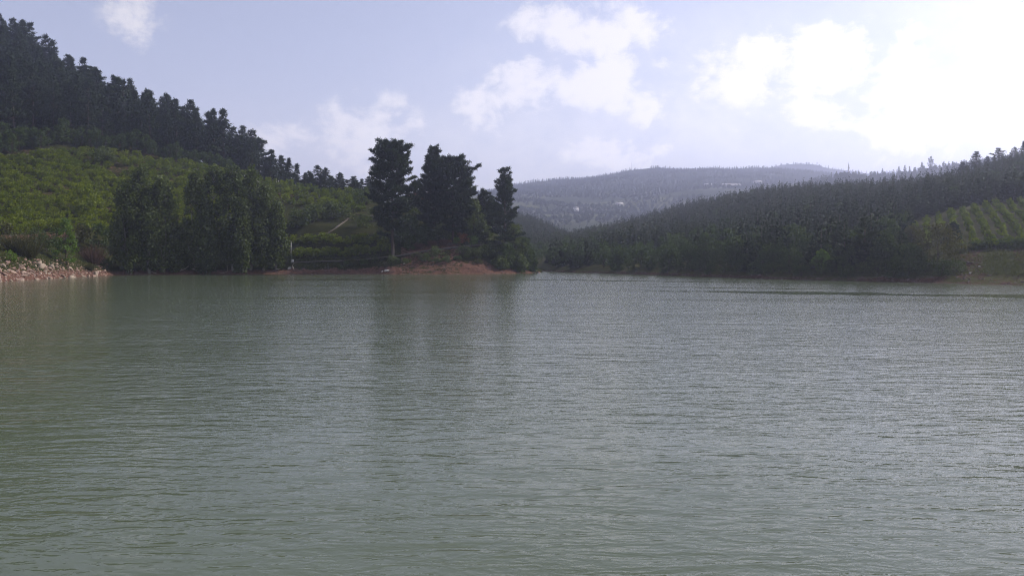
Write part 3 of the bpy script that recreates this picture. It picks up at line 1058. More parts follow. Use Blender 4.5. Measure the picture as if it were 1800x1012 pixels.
# tall pines standing out on the right skyline
for j, (uu, kk, h, pi, txt) in enumerate([
        (1688, 4.9, 9, 3, 'dense pine at the left end of the right hill skyline'), (1712, 5.0, 12, 1, 'tall flat topped pine on the right hill skyline'),
        (1732, 5.05, 9, 4, 'pine between two taller pines on the right skyline'), (1751, 5.0, 10.5, 3, 'spreading pine on the right skyline, right of the flat topped one'),
        (1778, 5.0, 8.5, 0, 'pine rising above the wood near the right end of the skyline'), (1794, 4.9, 10, 5, 'pine at the right end of the skyline above the wood')]):
    x, y, z = TR.at(uu, kk)
    f = h / PINES[pi][2]
    plant_pine(float(x), float(y), float(z), pi, (f * 1.45, f * 1.45, f), 1.3 * j, txt, 'pines on the right skyline')

# ------------------------------------------------------------------ far trees
FAR = [far_tree_geo(300 + i, 10, 2.3, 26, True) for i in range(4)] + [far_tree_geo(310 + i, 8.0, 3.6, 30, False) for i in range(3)]
xs, ys = grid_points(-420, 1350, 1080, 2520, 10.5, 11.0, 0.42, 33)
k, u = TF.frac(xs, ys), ucol(xs, ys)
clump = fbm(xs * .010, ys * .012, 61, 3)
ok = (u > 760) & (u < 1700) & (k < 4.25) & np.where(k > 3.0, clump > -0.24, clump + 0.25 * fbm(xs * .04, ys * .04, 88, 2) > np.interp(k, [1.2, 1.7], [-.2, 0.02]))
xs, ys, k = xs[ok], ys[ok], k[ok]
zs = TF.height(xs, ys)
r = np.random.default_rng(9)
tag(joined('far_forest', M['young_pine'], FAR, [(xs[i], ys[i], zs[i] - .4, r.uniform(0, 6.28), r.uniform(.5, 1.0), r.integers(4) if k[i] > 3.0 and r.random() < .8 else 4 + r.integers(3))
                                              for i in range(len(xs))]), kind='stuff')
xs, ys = grid_points(400, 1200, 1140, 1400, 9.0, 10.0, 0.42, 34)
k, u = TK.frac(xs, ys), ucol(xs, ys)
ok = (u > 1400) & (u < 1860) & (k > 1.0) & (k < 2.6)
xs, ys = xs[ok], ys[ok]
zs = TK.height(xs, ys)
tag(joined('knoll_forest', M['young_pine'], FAR, [(xs[i], ys[i], zs[i] - .4, r.uniform(0, 6.28), r.uniform(.65, 1.4), r.integers(7)) for i in range(len(xs))]), kind='stuff')
for j, (uu, h, pi, txt) in enumerate([(1548, 15, 4, 'small pointed hazy pine on the far knoll, first right of the minaret'), (1577, 16, 0, 'hazy pointed pine on the far knoll, one of a close pair'),
                                      (1587, 17, 2, 'hazy pointed pine right beside another on the far knoll'), (1617, 18, 1, 'hazy umbrella shaped pine alone on the far knoll'),
                                      (1632, 24, 3, 'tallest hazy umbrella pine on the far knoll')]):
    x, y, z = TK.at(uu, 2.05)
    plant_pine(float(x), float(y), float(z), pi, h / PINES[pi][2], j * 2.0, txt, 'hazy pines on the far knoll')
xs, ys = grid_points(750, 2000, 3150, 3420, 16, 17, 0.42, 35)
k, u = TM.frac(xs, ys), ucol(xs, ys)
ok = (u > 1300) & (u < 1700) & (k > 0.5) & (k < 1.5)
xs, ys = xs[ok], ys[ok]
zs = TM.height(xs, ys)
tag(joined('mountain_forest', M['young_pine'], FAR, [(xs[i], ys[i], zs[i] - .4, r.uniform(0, 6.28), r.uniform(.8, 1.4), r.integers(7)) for i in range(len(xs))]), kind='stuff')

# ------------------------------------------------------------------ hazels: left orchard, terraces on the point, planted rows on the right
HAZEL = [bush_geo(400 + i, 3.0 + 0.3 * (i % 3), 2.5 + 0.25 * (i % 2), 18, 30, 0.24) for i in range(5)]
ROWB = [bush_geo(420 + i, 1.9, 0.88, 11, 26, 0.15) for i in range(4)]
HAZEL_ME = [g.mesh('hazel_bush', [M['hazel'], M['bark']]) for g in HAZEL]
ROWB_ME = [g.mesh('hazel_row_bush', [M['rowhazel'], M['bark']]) for g in ROWB]
cand = []             # x, y, z, screen size, proto (0..4 big, 5..8 row), scale, label, group
r = np.random.default_rng(12)
# left orchard: contour rows
row = 0
for kk in np.arange(2.78, 4.06, 0.066):
    row += 1
    us = np.arange(-866 + (row % 2) * 9, 452, 19.0)
    us = us + r.uniform(-4, 4, len(us))
    m = np.random.default_rng(1000 + row)
    lo = np.interp(us, [0, 140, 170, 240, 330, 450], [2.98, 2.92, 2.78, 2.78, 3.0, 3.0])
    hi = np.interp(us, [0, 60, 110, 190, 470], [3.93, 3.96, 4.04, 4.0, 4.0])
    kj = kk + m.uniform(-0.012, 0.012, len(us))
    keep = (kj > lo) & (kj < hi) & (m.random(len(us)) > 0.05)
    x, y, z = TL.at(us, kj)
    c = 0
    for q in np.where(keep)[0]:
        c += 1 if us[q] > -5 else 0
        cand.append((x[q], y[q], z[q], 4.2 / math.hypot(x[q], y[q]), int(m.integers(5)), m.uniform(0.62, 0.95),
                     f'hazel bush on the left hill, {nth(row)} row from the bottom, {nth(max(1, c))} from left', 'hazel bushes on the left hill', us[q]))
# terraces on the neck of the point
for row, (v0, lo, hi, step) in enumerate([(2.52, 505, 684, 13), (2.16, 528, 695, 13), (3.55, 470, 650, 15), (3.72, 462, 648, 15), (3.86, 460, 650, 14), (3.97, 458, 648, 14)]):
    us = np.arange(lo, hi, step) + r.uniform(-3, 3, len(np.arange(lo, hi, step)))
    x, y, z = TL.at(us, v0 + r.uniform(-.03, .03, len(us)))
    nm = ['middle terrace', 'terrace just above the road', 'fourth terrace below the ridge', 'third terrace below the ridge', 'second terrace below the ridge', 'terrace along the ridge'][row]
    for q in range(len(us)):
        cand.append((x[q], y[q], z[q], 3.6 / math.hypot(x[q], y[q]), int(r.integers(5)), r.uniform(0.6, 0.95),
                     f'hazel bush in the {nm} by the point, {nth(q + 1)} from the left', 'hazel bushes on the terraces', us[q]))
# planted rows on the right: parallel rows running up the slope
rowdir = np.array([0.46, 0.888])
for row in range(-3, 44):
    p0 = np.array([78.0 + 2.4 * row, 148.0 - 1.05 * row])
    c = 0
    for s in np.arange(-14, 95, 2.4):
        p = p0 + rowdir * (s + r.uniform(-.45, .45)) + r.uniform(-.18, .18, 2)
        kk, uu = float(TR.frac(p[0], p[1])), ucol(p[0], p[1])
        if kk < 2.04 or kk > 3.02 or uu < 1596 or uu > 2250 or (uu < 1672 and kk < 2.30):
            continue
        c += 1
        if r.random() < .05:
            continue
        cand.append((p[0], p[1], float(TR.height(p[0], p[1])), 2.3 / np.hypot(*p), 5 + int(r.integers(4)), r.uniform(0.7, 1.2),
                     f'hazel bush in planted row {row + 4} of the right field, {nth(c)} up from the bank' if False else
                     f'hazel bush, {nth(c)} up the {nth(row + 4)} planted row of the right field', 'hazel bushes in planted rows', uu))
cand.sort(key=lambda a: -a[3] * (1.0 if -5 < a[8] < 1805 else 0.0))
for (x, y, z, s, p, sc, lab, gr, uu) in cand[:300]:
    o = link('hazel_bush', (HAZEL_ME + ROWB_ME)[p], None, (x, y, z - 0.1), r.uniform(0, 6.28), sc)
    tag(o, lab, 'hazel bush', gr)
tag(joined('hazel_bushes_further_up', [M['hazel'], M['bark']], HAZEL + ROWB, [(c[0], c[1], c[2] - .1, r.uniform(0, 6.28), c[5], c[4]) for c in cand[300:]]), kind='stuff')

# ------------------------------------------------------------------ broadleaved trees
def plant(name, geos, mats, x, y, z, label, cat, group=None, rz=0.0, sc=1.0):
    """a tree with trunk and crown as parts"""
    tr, cr = geos
    e = link(name, None, None, (x, y, z - 0.25), rz, sc)
    tag(e, label, cat, group)
    link('trunk', tr if isinstance(tr, bpy.types.Mesh) else tr.mesh(name + '_trunk', mats[0], True), e)
    link('crown', cr if isinstance(cr, bpy.types.Mesh) else cr.mesh(name + '_crown', mats[1]), e)
    return e


def poplar_prof(R):
    return lambda t: R * (0.62 + 0.38 * math.sin(min(1, t * 1.6) * 1.57)) * max(0.10, 1 - max(0, t - 0.40) / 0.62) ** 0.55


def round_prof(R):
    return lambda t: R * math.sqrt(max(0.06, 1 - (1.9 * t - 0.85) ** 2))


def top_h(u, v, Y):
    return zat(v, Y)


# tall poplars by the water
POP = [(226, 326, 1.25, 3.6, 'dark poplar at the left end of the waterside clump'), (250, 300, 1.35, 3.4, 'tallest poplar of the left waterside clump'),
       (287, 318, 1.25, 3.3, 'poplar leaning over the gap on the right of the left clump'), (262, 352, 1.1, 3.2, 'lower leafy poplar at the front of the left clump'),
       (309, 402, 1.35, 2.2, 'small poplar filling the gap between the two waterside clumps'),
       (345, 308, 1.3, 3.2, 'leftmost tall poplar of the right waterside clump'), (378, 297, 1.45, 3.3, 'poplar second from the left in the right waterside clump'),
       (410, 294, 1.3, 3.4, 'tallest dark poplar in the middle of the right clump'), (440, 302, 1.45, 3.3, 'poplar just right of the tallest in the right clump'),
       (464, 330, 1.3, 3.2, 'poplar near the right end of the right clump'), (486, 362, 1.4, 3.0, 'lowest poplar sloping down at the right end of the clump'),
       (362, 372, 1.12, 3.4, 'lower poplar at the front left of the right clump'), (425, 368, 1.1, 3.5, 'lower poplar at the front centre of the right clump')]
for j, (uu, vt, kk, R, lab) in enumerate(POP):
    x, y, z = (float(a) for a in TL.at(uu, kk))
    H = zat(vt, y) - z
    R *= H / 24
    gs = broad_geo(500 + j, H, H * 0.10, poplar_prof(max(3.0, R * 1.16)), 78, 84, 0.33, 1.55, 2, 0.8, 0.75)
    plant('poplar_tree', gs, (M['palebark'], M['poplar']), x, y, z, lab, 'poplar tree', 'poplars at the water edge')

# broadleaved trees between the pines and the hazels, and along the right shore
BROAD = []
for i in range(5):
    H = 8.0 + (i % 3)
    tr, cr = broad_geo(540 + i, H, H * 0.14, round_prof(3.0 + 0.4 * (i % 2)), 50, 34, 0.26, 1.0, 2, 0.4, 0.1)
    BROAD.append((tr.mesh('broadleaf_trunk', M['bark'], True), cr.mesh('broadleaf_crown', M['broad']), H))
r = np.random.default_rng(15)
j = 0
for uu in np.concatenate([np.arange(-20, 425, 14.0), np.arange(-10, 330, 21.0)]):
    first = j < 32
    kk = float(np.interp(uu, [0, 60, 110, 190, 420], [4.02, 4.04, 4.10, 4.07, 4.12])) + (0 if first else r.uniform(.12, .25)) + r.uniform(-.02, .03)
    x, y, z = (float(a) for a in TL.at(uu + r.uniform(-4, 4), kk))
    b = int(r.integers(5))
    j += 1
    plant('broadleaf_tree', BROAD[b][:2], None, x, y, z,
          f'green broadleaf tree {"along the foot of" if first else "just inside"} the left pine wood, {nth(j if first else j - 32)} from the left', 'broadleaf tree',
          'broadleaf trees at the foot of the pines', r.uniform(0, 6.28), r.uniform(.55, 1.0) * float(np.interp(uu, [0, 200, 420], [1.25, .95, .75])))
j = 0
for uu in np.arange(985, 1596, 15.5):
    x, y, z = (float(a) for a in TR.at(uu + r.uniform(-5, 5), r.choice([1.55, 1.8, 2.05, 2.2]) + r.uniform(-.1, .1)))
    b = int(r.integers(5))
    j += 1
    plant('broadleaf_tree', BROAD[b][:2], None, x, y, z, f'rounded broadleaf tree above the right shore, {nth(j)} from the left', 'broadleaf tree',
          'broadleaf trees along the right shore', r.uniform(0, 6.28), r.uniform(.45, .85))
SPEC = [(1650, 1.75, 7.2, 4.3, 'olive', 'broad rounded tree at the right end of the wood beside the red slip'),
        (1598, 1.5, 5.2, 3.0, 'broad', 'pale leaved round tree low on the right shore'), (1560, 1.8, 5.5, 2.6, 'broad', 'pale leaved tree partway along the right shore'),
        (1395, 2.1, 8.0, 3.4, 'broad', 'large pale tree standing out in the right hand wood'), (1445, 1.6, 4.2, 1.6, 'fresh', 'small bright green tree among the dark shore trees'),
        (1672, 2.16, 5.2, 1.7, 'pine', 'small dark tree alone at the lower corner of the planted rows'), (1290, 1.7, 7.5, 3.0, 'broad', 'pale green tree by the middle of the right shore'),
        (1240, 1.7, 8.5, 2.6, 'broad', 'tall pale green tree left of the middle of the right shore'), (1604, 2.2, 6.0, 2.4, 'olive', 'olive tree at the left edge of the planted rows')]
for j, (uu, kk, H, R, mt, lab) in enumerate(SPEC):
    x, y, z = (float(a) for a in TR.at(uu, kk))
    plant('broadleaf_tree', broad_geo(570 + j, H, H * .12, round_prof(R), 60, 36, 0.22, R * .36, 2, .4, .1), (M['bark'], M[mt]), x, y, z, lab, 'broadleaf tree')

# ------------------------------------------------------------------ the point: its big pines and the growth beneath
def flat_prof(R, top=0.55):
    return lambda t: R * min(1, .62 + t * 1.2) * (1 if t < top else max(0.25, 1 - ((t - top) / (1 - top)) ** 2.2 * .75))


def tall_prof(R, p=0.8):
    return lambda t: R * min(1, .6 + t * 1.6) * max(.07, 1 - t) ** p


BIG = [(691, 1.85, 252, .22, flat_prof(5.7, .72), .0, 1.5, 'big flat topped black pine, leftmost on the point'),
       (762, 2.7, 256, .10, tall_prof(6.4, .62), .0, 1.5, 'tall pointed black pine in the middle of the point'),
       (797, 2.2, 280, .18, flat_prof(6.2, .6), .0, 1.5, 'broad black pine with a bare lower trunk right of the pointed one'),
       (818, 3.2, 300, .08, tall_prof(5.0, .6), .0, 1.5, 'black pine tucked behind the broad one on the point'),
       (733, 3.6, 318, .10, tall_prof(4.6, .6), .0, 1.4, 'shorter black pine behind the gap by the red roofed house'),
       (887, 2.2, 298, .10, lambda t: 5.9 * max(.30, 1 - t * .85) * (1 + .22 * math.sin(t * 19)), .15, 1.9, 'slender ragged black pine at the tip of the point'),
       (852, 3.6, 336, .06, tall_prof(4.6, .55), .0, 1.4, 'dark dense pine behind the slender one at the tip'),
       (866, 4.4, 352, .06, tall_prof(4.2, .6), .0, 1.4, 'short dark pine filling the gap near the tip of the point'),
       (668, 4.4, 318, .10, tall_prof(4.0, .7), .0, 1.4, 'dark pine behind the left edge of the big flat topped pine'),
       (652, 5.0, 322, .20, tall_prof(3.6, .6), .0, 1.4, 'hazy dark pine between the ridge pines and the point')]
for j, (uu, kk, vt, base, pf, bare, wh, lab) in enumerate(BIG):
    x, y, z = (float(a) for a in TL.at(uu, kk))
    H = zat(vt, y) - z
    gs = pine_geo(600 + j, H, base, pf, wh * .80, 8, -0.14, 9, 0.66, 0.105, 0.012, 7.0, 0.16, bare)
    plant('pine_tree', gs, (M['bark'], M['pine']), x, y, z, lab, 'pine tree', 'black pines on the point')
POINT = [(722, 2.25, 385, 3.0, 'broad', 'leafy broad tree right of the big flat topped pine trunk'), (745, 2.35, 398, 2.6, 'broad', 'rounded leafy tree below the red roofed house'),
         (705, 2.5, 392, 2.4, 'poplar', 'dark leafy tree close behind the flat topped pine trunk'), (832, 2.3, 352, 2.9, 'poplar', 'tall leafy tree to the right of the broad pine'),
         (815, 2.6, 378, 3.0, 'poplar', 'leafy tree behind the rusty bush on the point'), (845, 2.3, 395, 2.4, 'poplar', 'dark leafy tree above the end of the road'),
         (905, 1.75, 395, 2.6, 'poplar', 'leafy tree right of the slender pine at the tip'), (920, 1.55, 418, 2.1, 'broad', 'leafy tree sloping towards the water at the tip'),
         (933, 1.45, 442, 1.6, 'broad', 'last small leafy tree at the very tip of the point'), (870, 1.75, 425, 2.6, 'poplar', 'dark leafy tree left of the slender pine trunk'),
         (892, 1.5, 430, 2.2, 'broad', 'low leafy tree in front of the slender pine'), (855, 1.6, 440, 2.3, 'poplar', 'dark low tree on the bank below the road end'),
         (775, 2.45, 402, 2.6, 'poplar', 'low dark leafy tree behind the bare trunk on the point'),
         (912, 1.3, 448, 2.2, 'poplar', 'dark low tree overhanging the water at the tip'), (880, 1.35, 452, 2.2, 'poplar', 'dark low tree overhanging the water left of the tip')]
for j, (uu, kk, vt, R, mt, lab) in enumerate(POINT):
    x, y, z = (float(a) for a in TL.at(uu, kk))
    H = max(2.5, zat(vt, y) - z)
    plant('broadleaf_tree', broad_geo(640 + j, H, H * .04, poplar_prof(R * 1.3), 76, 46, 0.26, R * .42, 2, .4, .3), (M['bark'], M[mt]), x, y, z, lab, 'broadleaf tree', 'leafy trees on the point')

# ------------------------------------------------------------------ shrubs
def shrub(name, uu, kk, H, R, mt, lab, cat='shrub', kind='bush', T=TL, seed=0, n=18):
    x, y, z = (float(a) for a in T.at(uu, kk))
    g = bush_geo(700 + seed, H, R, n, 34, max(.13, R * .075)) if kind == 'bush' else twig_geo(700 + seed, H, R, 320)
    return tag(link(name, g.mesh(name, [M[mt], M['bark']]), None, (x, y, z - .1), seed * 1.7), lab, cat)


S = [('shrub', 20, 1.75, 2.6, 1.5, 'fresh', 'bright green shrub growing among the boulders', 'bush'),
     ('shrub', 50, 2.0, 6.2, 3.4, 'olive', 'large olive brown shrub above the boulders', 'twig'),
     ('shrub', 28, 2.15, 5.2, 3.0, 'olive', 'olive brown shrub left of the largest one', 'twig'),
     ('shrub', 84, 2.2, 4.6, 3.0, 'broad', 'dark green shrub behind the olive brown ones', 'bush'),
     ('shrub', 165, 1.8, 5.6, 3.0, 'dry', 'bare reddish twiggy shrub beside the bright young tree', 'twig'),
     ('shrub', 172, 2.35, 6.4, 3.6, 'broad', 'green shrub above the bare reddish one', 'bush'), ('shrub', 196, 2.3, 6.0, 3.2, 'broad', 'green shrub left of the poplars', 'bush'),
     ('shrub', 140, 2.5, 5.0, 3.2, 'olive', 'dull olive shrub behind the bright young tree', 'bush'), ('shrub', 8, 2.4, 5, 3.2, 'olive', 'olive shrub at the left edge above the boulders', 'bush'),
     ('shrub', 104, 2.45, 4.2, 2.8, 'broad', 'shrub under the brown strip of earth', 'bush'), ('shrub', 62, 2.5, 3.6, 2.6, 'broad', 'low green shrub on the brown strip of earth', 'bush'),
     ('shrub', 150, 3.12, 9.5, 5.4, 'hazel', 'large rounded olive green shrub in the middle of the hazels', 'bush'),
     ('shrub', 186, 3.82, 6.2, 4.4, 'poplar', 'dark round shrub near the top of the hazels', 'bush'),
     ('shrub', 322, 1.5, 5.0, 2.4, 'fresh', 'yellow green shrub low in the gap between the poplar clumps', 'bush'),
     ('shrub', 205, 1.7, 6.5, 3.0, 'broad', 'leafy shrub at the left foot of the poplars', 'bush'), ('shrub', 488, 1.5, 4.2, 2.4, 'broad', 'leafy shrub at the right foot of the poplars', 'bush'),
     ('shrub', 503, 1.75, 3.6, 2.2, 'poplar', 'dark shrub left of the lamp post', 'bush'),
     ('shrub', 527, 2.95, 5.6, 4.4, 'poplar', 'dark round shrub at the left of the terraces', 'bush'), ('shrub', 552, 3.1, 5.2, 4.2, 'poplar', 'dark round shrub second from the left above the terrace', 'bush'),
     ('shrub', 583, 3.2, 5.4, 4.2, 'poplar', 'dark round shrub above the middle of the terrace', 'bush'), ('shrub', 610, 3.2, 4.8, 3.4, 'poplar', 'dark shrub beside the slanting track', 'bush'),
     ('shrub', 645, 3.75, 6.0, 3.2, 'poplar', 'dark rounded shrub on the ridge left of the big pine', 'bush'), ('shrub', 633, 3.8, 5.0, 2.8, 'broad', 'green shrub on the ridge beside the dark rounded one', 'bush'),
     ('shrub', 660, 3.3, 4.0, 3.4, 'poplar', 'dark shrub under the upper track', 'bush'), ('shrub', 640, 3.05, 3.8, 3.2, 'poplar', 'dark low shrub on the shaded slope under the track', 'bush'),
     ('shrub', 678, 2.9, 4.6, 3.2, 'poplar', 'dark shrub left of the flat topped pine trunk', 'bush'),
     ('shrub', 815, 2.12, 3.4, 2.0, 'rust', 'rusty orange bush above the road on the point', 'bush'), ('shrub', 832, 2.05, 2.6, 2.0, 'fresh', 'yellow green bush right of the rusty one', 'bush'),
     ('shrub', 803, 2.08, 2.2, 1.5, 'fresh', 'small yellow green bush left of the rusty one', 'bush'),
     ('shrub', 768, 1.6, 3.2, 2.7, 'poplar', 'dark bush on the bank below the bare trunk', 'bush'), ('shrub', 783, 1.45, 2.2, 1.8, 'broad', 'green bush on the bank right of the dark one', 'bush'),
     ('shrub', 748, 1.5, 2.4, 2.0, 'poplar', 'dark bush on the bank left of its larger neighbour', 'bush'), ('shrub', 690, 1.55, 2.2, 1.9, 'poplar', 'dark bush at the foot of the flat topped pine', 'bush'),
     ('shrub', 612, 1.6, 1.9, 1.5, 'broad', 'small bush on the bank below the road', 'bush'), ('shrub', 640, 1.65, 1.6, 1.4, 'poplar', 'small dark bush on the bank right of the other', 'bush'),
     ('shrub', 735, 2.12, 2.0, 1.9, 'dry', 'dry reddish brush on the red earth above the road', 'twig'), ('shrub', 760, 2.15, 1.9, 1.8, 'dry', 'dry reddish brush in the middle of the red earth', 'twig'),
     ('shrub', 780, 2.13, 2.2, 1.7, 'dry', 'dry reddish brush beside the bare pine trunk', 'twig'), ('shrub', 158, 1.32, 2.0, 1.1, 'olive', 'grassy tuft at the end of the boulders', 'twig'),
     ('shrub', 838, 1.5, 3.0, 2.6, 'poplar', 'dark bush on the shaded bank below the road end', 'bush'), ('shrub', 815, 1.65, 2.6, 2.4, 'poplar', 'dark bush hanging on the bank under the road', 'bush')]
r = np.random.default_rng(77)
for j in range(22):
    S.append(('shrub', 698 + j * 7.4, float(r.uniform(2.5, 3.1) if j % 2 else r.uniform(3.3, 4.2)), r.uniform(3.0, 5.0), r.uniform(2.4, 3.4), ('poplar', 'broad')[j % 3 == 0],
              f'dark undergrowth bush {"between" if j % 2 else "behind"} the pines of the point, {nth(j // 2 + 1)} from the left', 'bush'))
for j in range(14):
    S.append(('shrub', 606 + j * 18.0, float(r.uniform(1.3, 1.8)), r.uniform(.9, 1.8), r.uniform(1.0, 1.9), ('poplar', 'olive', 'broad')[j % 3],
              f'low scrub bush on the bank under the lakeside road, {nth(j + 1)} from the left', 'bush'))
for j, (nm, uu, kk, H, R, mt, lab, kd) in enumerate(S):
    shrub(nm, uu, kk, H, R, mt, lab, 'shrub', kd, TL, j, 30 if R > 4 else 18)
# scrub along the shore beyond the left edge of the view
r = np.random.default_rng(91)
us, ks = r.uniform(-1000, -22, 420), r.uniform(1.25, 3.0, 420)
x, y, z = TL.at(us, ks)
SCRUB = [bush_geo(950 + i, 2.4 + i * .4, 2.2, 16, 26, .2) for i in range(4)]
tag(joined('shore_scrub', [M['broad'], M['bark']], SCRUB, [(x[i], y[i], z[i] - .1, r.uniform(0, 6.28), r.uniform(.6, 1.3), r.integers(4)) for i in range(420)]), kind='stuff')
# the bright young tree on the boulders
x, y, z = (float(a) for a in TL.at(118, 1.62))
Ht = zat(382, y) - z
gs = broad_geo(690, Ht, Ht * .12, lambda t: 2.6 * (1 - t) ** .8 + .25, 60, 40, 0.2, 0.75, 1, 0, .0)
plant('young_tree', gs, (M['bark'], M['fresh']), x, y, z, 'bright green conical young tree above the boulders', 'young tree')

# right bank: hedge of bushes under the planted rows and low scrub along the water
for j, uu in enumerate(np.arange(1688, 1812, 15.0)):
    shrub('shrub', uu, 2.06, 1.7, 1.5, 'broad', f'dark bush at the lower edge of the planted rows, {nth(j + 1)} from the left', 'shrub', 'bush', TR, 160 + j)
for j, uu in enumerate(np.arange(1085, 1690, 27.0)):
    shrub('shrub', uu, 1.3 + .12 * (j % 3), 2.4 + .5 * (j % 2), 2.0, 'poplar' if j % 3 else 'broad', f'low dark scrub bush at the right waterline, {nth(j + 1)} from the left', 'shrub', 'bush', TR, 180 + j)

# ------------------------------------------------------------------ grass
def grass(name, T, pts, h, seed):
    r = np.random.default_rng(seed)
    x, y = pts
    z = T.height(x, y)
    n = len(x)
    C = np.stack([x, y, z - .03], -1)
    g = Geo()
    for _ in range(5):
        spikes(g, r, C + r.normal(size=(n, 3)) * np.array([.22, .22, 0]), np.tile([0, 0, 1.0], (n, 1)), h, .05, .35)
    return tag(link(name, g.mesh(name, M['grass'])), kind='stuff')


r = np.random.default_rng(44)
uu = np.concatenate([r.uniform(-500, 960, 5200), r.uniform(500, 600, 900)])
kk = np.concatenate([r.uniform(1.55, 2.6, 5200), r.uniform(1.5, 2.1, 900)])
ok = ~((uu > 700) & (uu < 815) & (kk < 2.5))
x, y, _ = TL.at(uu[ok], kk[ok])
grass('bank_grass', TL, (x, y), 0.55, 1)
uu, kk = r.uniform(1400, 2300, 10500), r.uniform(1.3, 2.25, 10500)
ok = ~((uu > 1680) & (uu < 1730) & (kk < 2.05) & (r.random(10500) < .75)) & ((uu > 1670) | (kk < 1.9))
x, y, _ = TR.at(uu[ok], kk[ok])
grass('bank_grass', TR, (x, y), 0.5, 2)

# ------------------------------------------------------------------ boulders and stones
M['rock2'] = plain_mat('brown_stone', (0.23, 0.155, 0.125), 0.95, 0.5, 2.2, 0.0, 0.6)
M['rock3'] = plain_mat('buff_stone', (0.29, 0.23, 0.175), 0.92, 0.45, 1.3, 0.0, 0.5)
ROCK = [rock_geo(800 + i, 1.0, .62 + .13 * (i % 3), .42 + .1 * (i % 4)).mesh('boulder', M[('rock', 'rock2', 'rock', 'rock3')[i % 4]]) for i in range(12)]
r = np.random.default_rng(51)
boul = []
for uu in np.arange(-12, 184, 5.0):
    span = float(np.interp(uu, [0, 100, 150, 184], [1.0, .95, .6, .25]))
    for kk in np.arange(0.98, 1.02 + span, 0.125):
        u2, k2 = uu + r.uniform(-3, 3), kk + r.uniform(-.06, .06)
        if k2 > 1.6 and r.random() < .45:
            continue
        s = r.choice([.30, .46, .68, .98], p=[.36, .36, .20, .08]) * r.uniform(.85, 1.2)
        boul.append((u2, k2, s))
boul.sort()
cnt = {}
for u2, k2, s in boul:
    zone = 'at the waterline' if k2 < 1.2 else ('midway up the bank' if k2 < 1.55 else 'atop the stone bank')
    sz = 'large' if s > 1.0 else ('medium' if s > .6 else 'small')
    cnt[zone, sz] = cnt.get((zone, sz), 0) + 1
    x, y, z = (float(a) for a in TL.at(u2, k2))
    o = link('boulder', ROCK[int(r.integers(12))], None, (x, y, z + s * .02), 0, s)
    o.rotation_euler = (r.uniform(-.5, .5), r.uniform(-.5, .5), r.uniform(0, 6.28))
    tag(o, f'{sz} angular boulder {zone}, {nth(cnt[zone, sz])} such from the left', 'boulder', 'boulders of the stone bank')
# smaller stones strewn along both shores
PEB = [rock_geo(820 + i, 1, .8, .6, 1) for i in range(4)]
pl, pl2 = [], []
M['darkpebble'] = plain_mat('dark_shore_pebbles', (0.12, 0.088, 0.075), 0.95, 0.5, 0.6)
for T, ulo, uhi, n_, klo, khi in ((TL, -20, 190, 500, .98, 2.0), (TL, 180, 945, 900, 0.99, 1.45), (TR, 960, 1820, 700, .99, 1.3), (TR, 1675, 1732, 120, 1.3, 2.0)):
    uu, kk = r.uniform(ulo, uhi, n_), r.uniform(klo, khi, n_)
    x, y, z = T.at(uu, kk)
    (pl if uhi < 200 else pl2)[:0] = [(x[i], y[i], z[i], r.uniform(0, 6.28), r.choice([.12, .18, .28, .4], p=[.35, .35, .2, .1]), r.integers(4)) for i in range(n_)]
tag(joined('shore_stones', M['pebble'], PEB, pl), kind='stuff')
tag(joined('shore_stones', M['darkpebble'], PEB, pl2), kind='stuff')
for j, (uu, kk, s, lab) in enumerate([(486, 1.42, .55, 'pale grey stone at the right foot of the poplars'), (491, 1.40, .6, 'pale grey stone touching another by the poplars'),
                                      (509, 1.38, .75, 'dark topped grey stone beside the fallen branch'), (340, 1.45, .6, 'pale stone under the poplars in the gap'),
                                      (680, 1.12, .8, 'flat pale stone at the water edge below the pines'), (672, 1.1, .6, 'small flat pale stone left of the other at the water'),
                                      (944, 1.0, .55, 'dark low stone at the tip of the point'), (1722, 1.55, .35, 'pale stone on the red slip of the right bank'),
                                      (1706, 1.32, .4, 'pale stone at the foot of the red slip'), (711, 1.5, .4, 'pale stone on the red bank of the point')]):
    T = TL if uu < 960 else TR
    x, y, z = (float(a) for a in T.at(uu, kk))
    o = link('stone', rock_geo(840 + j, 1, .8, .55).mesh('stone', M['greystone'] if j != 6 else M['bark']), None, (x, y, max(z, .02) + s * .2), j, s)
    tag(o, lab, 'stone')


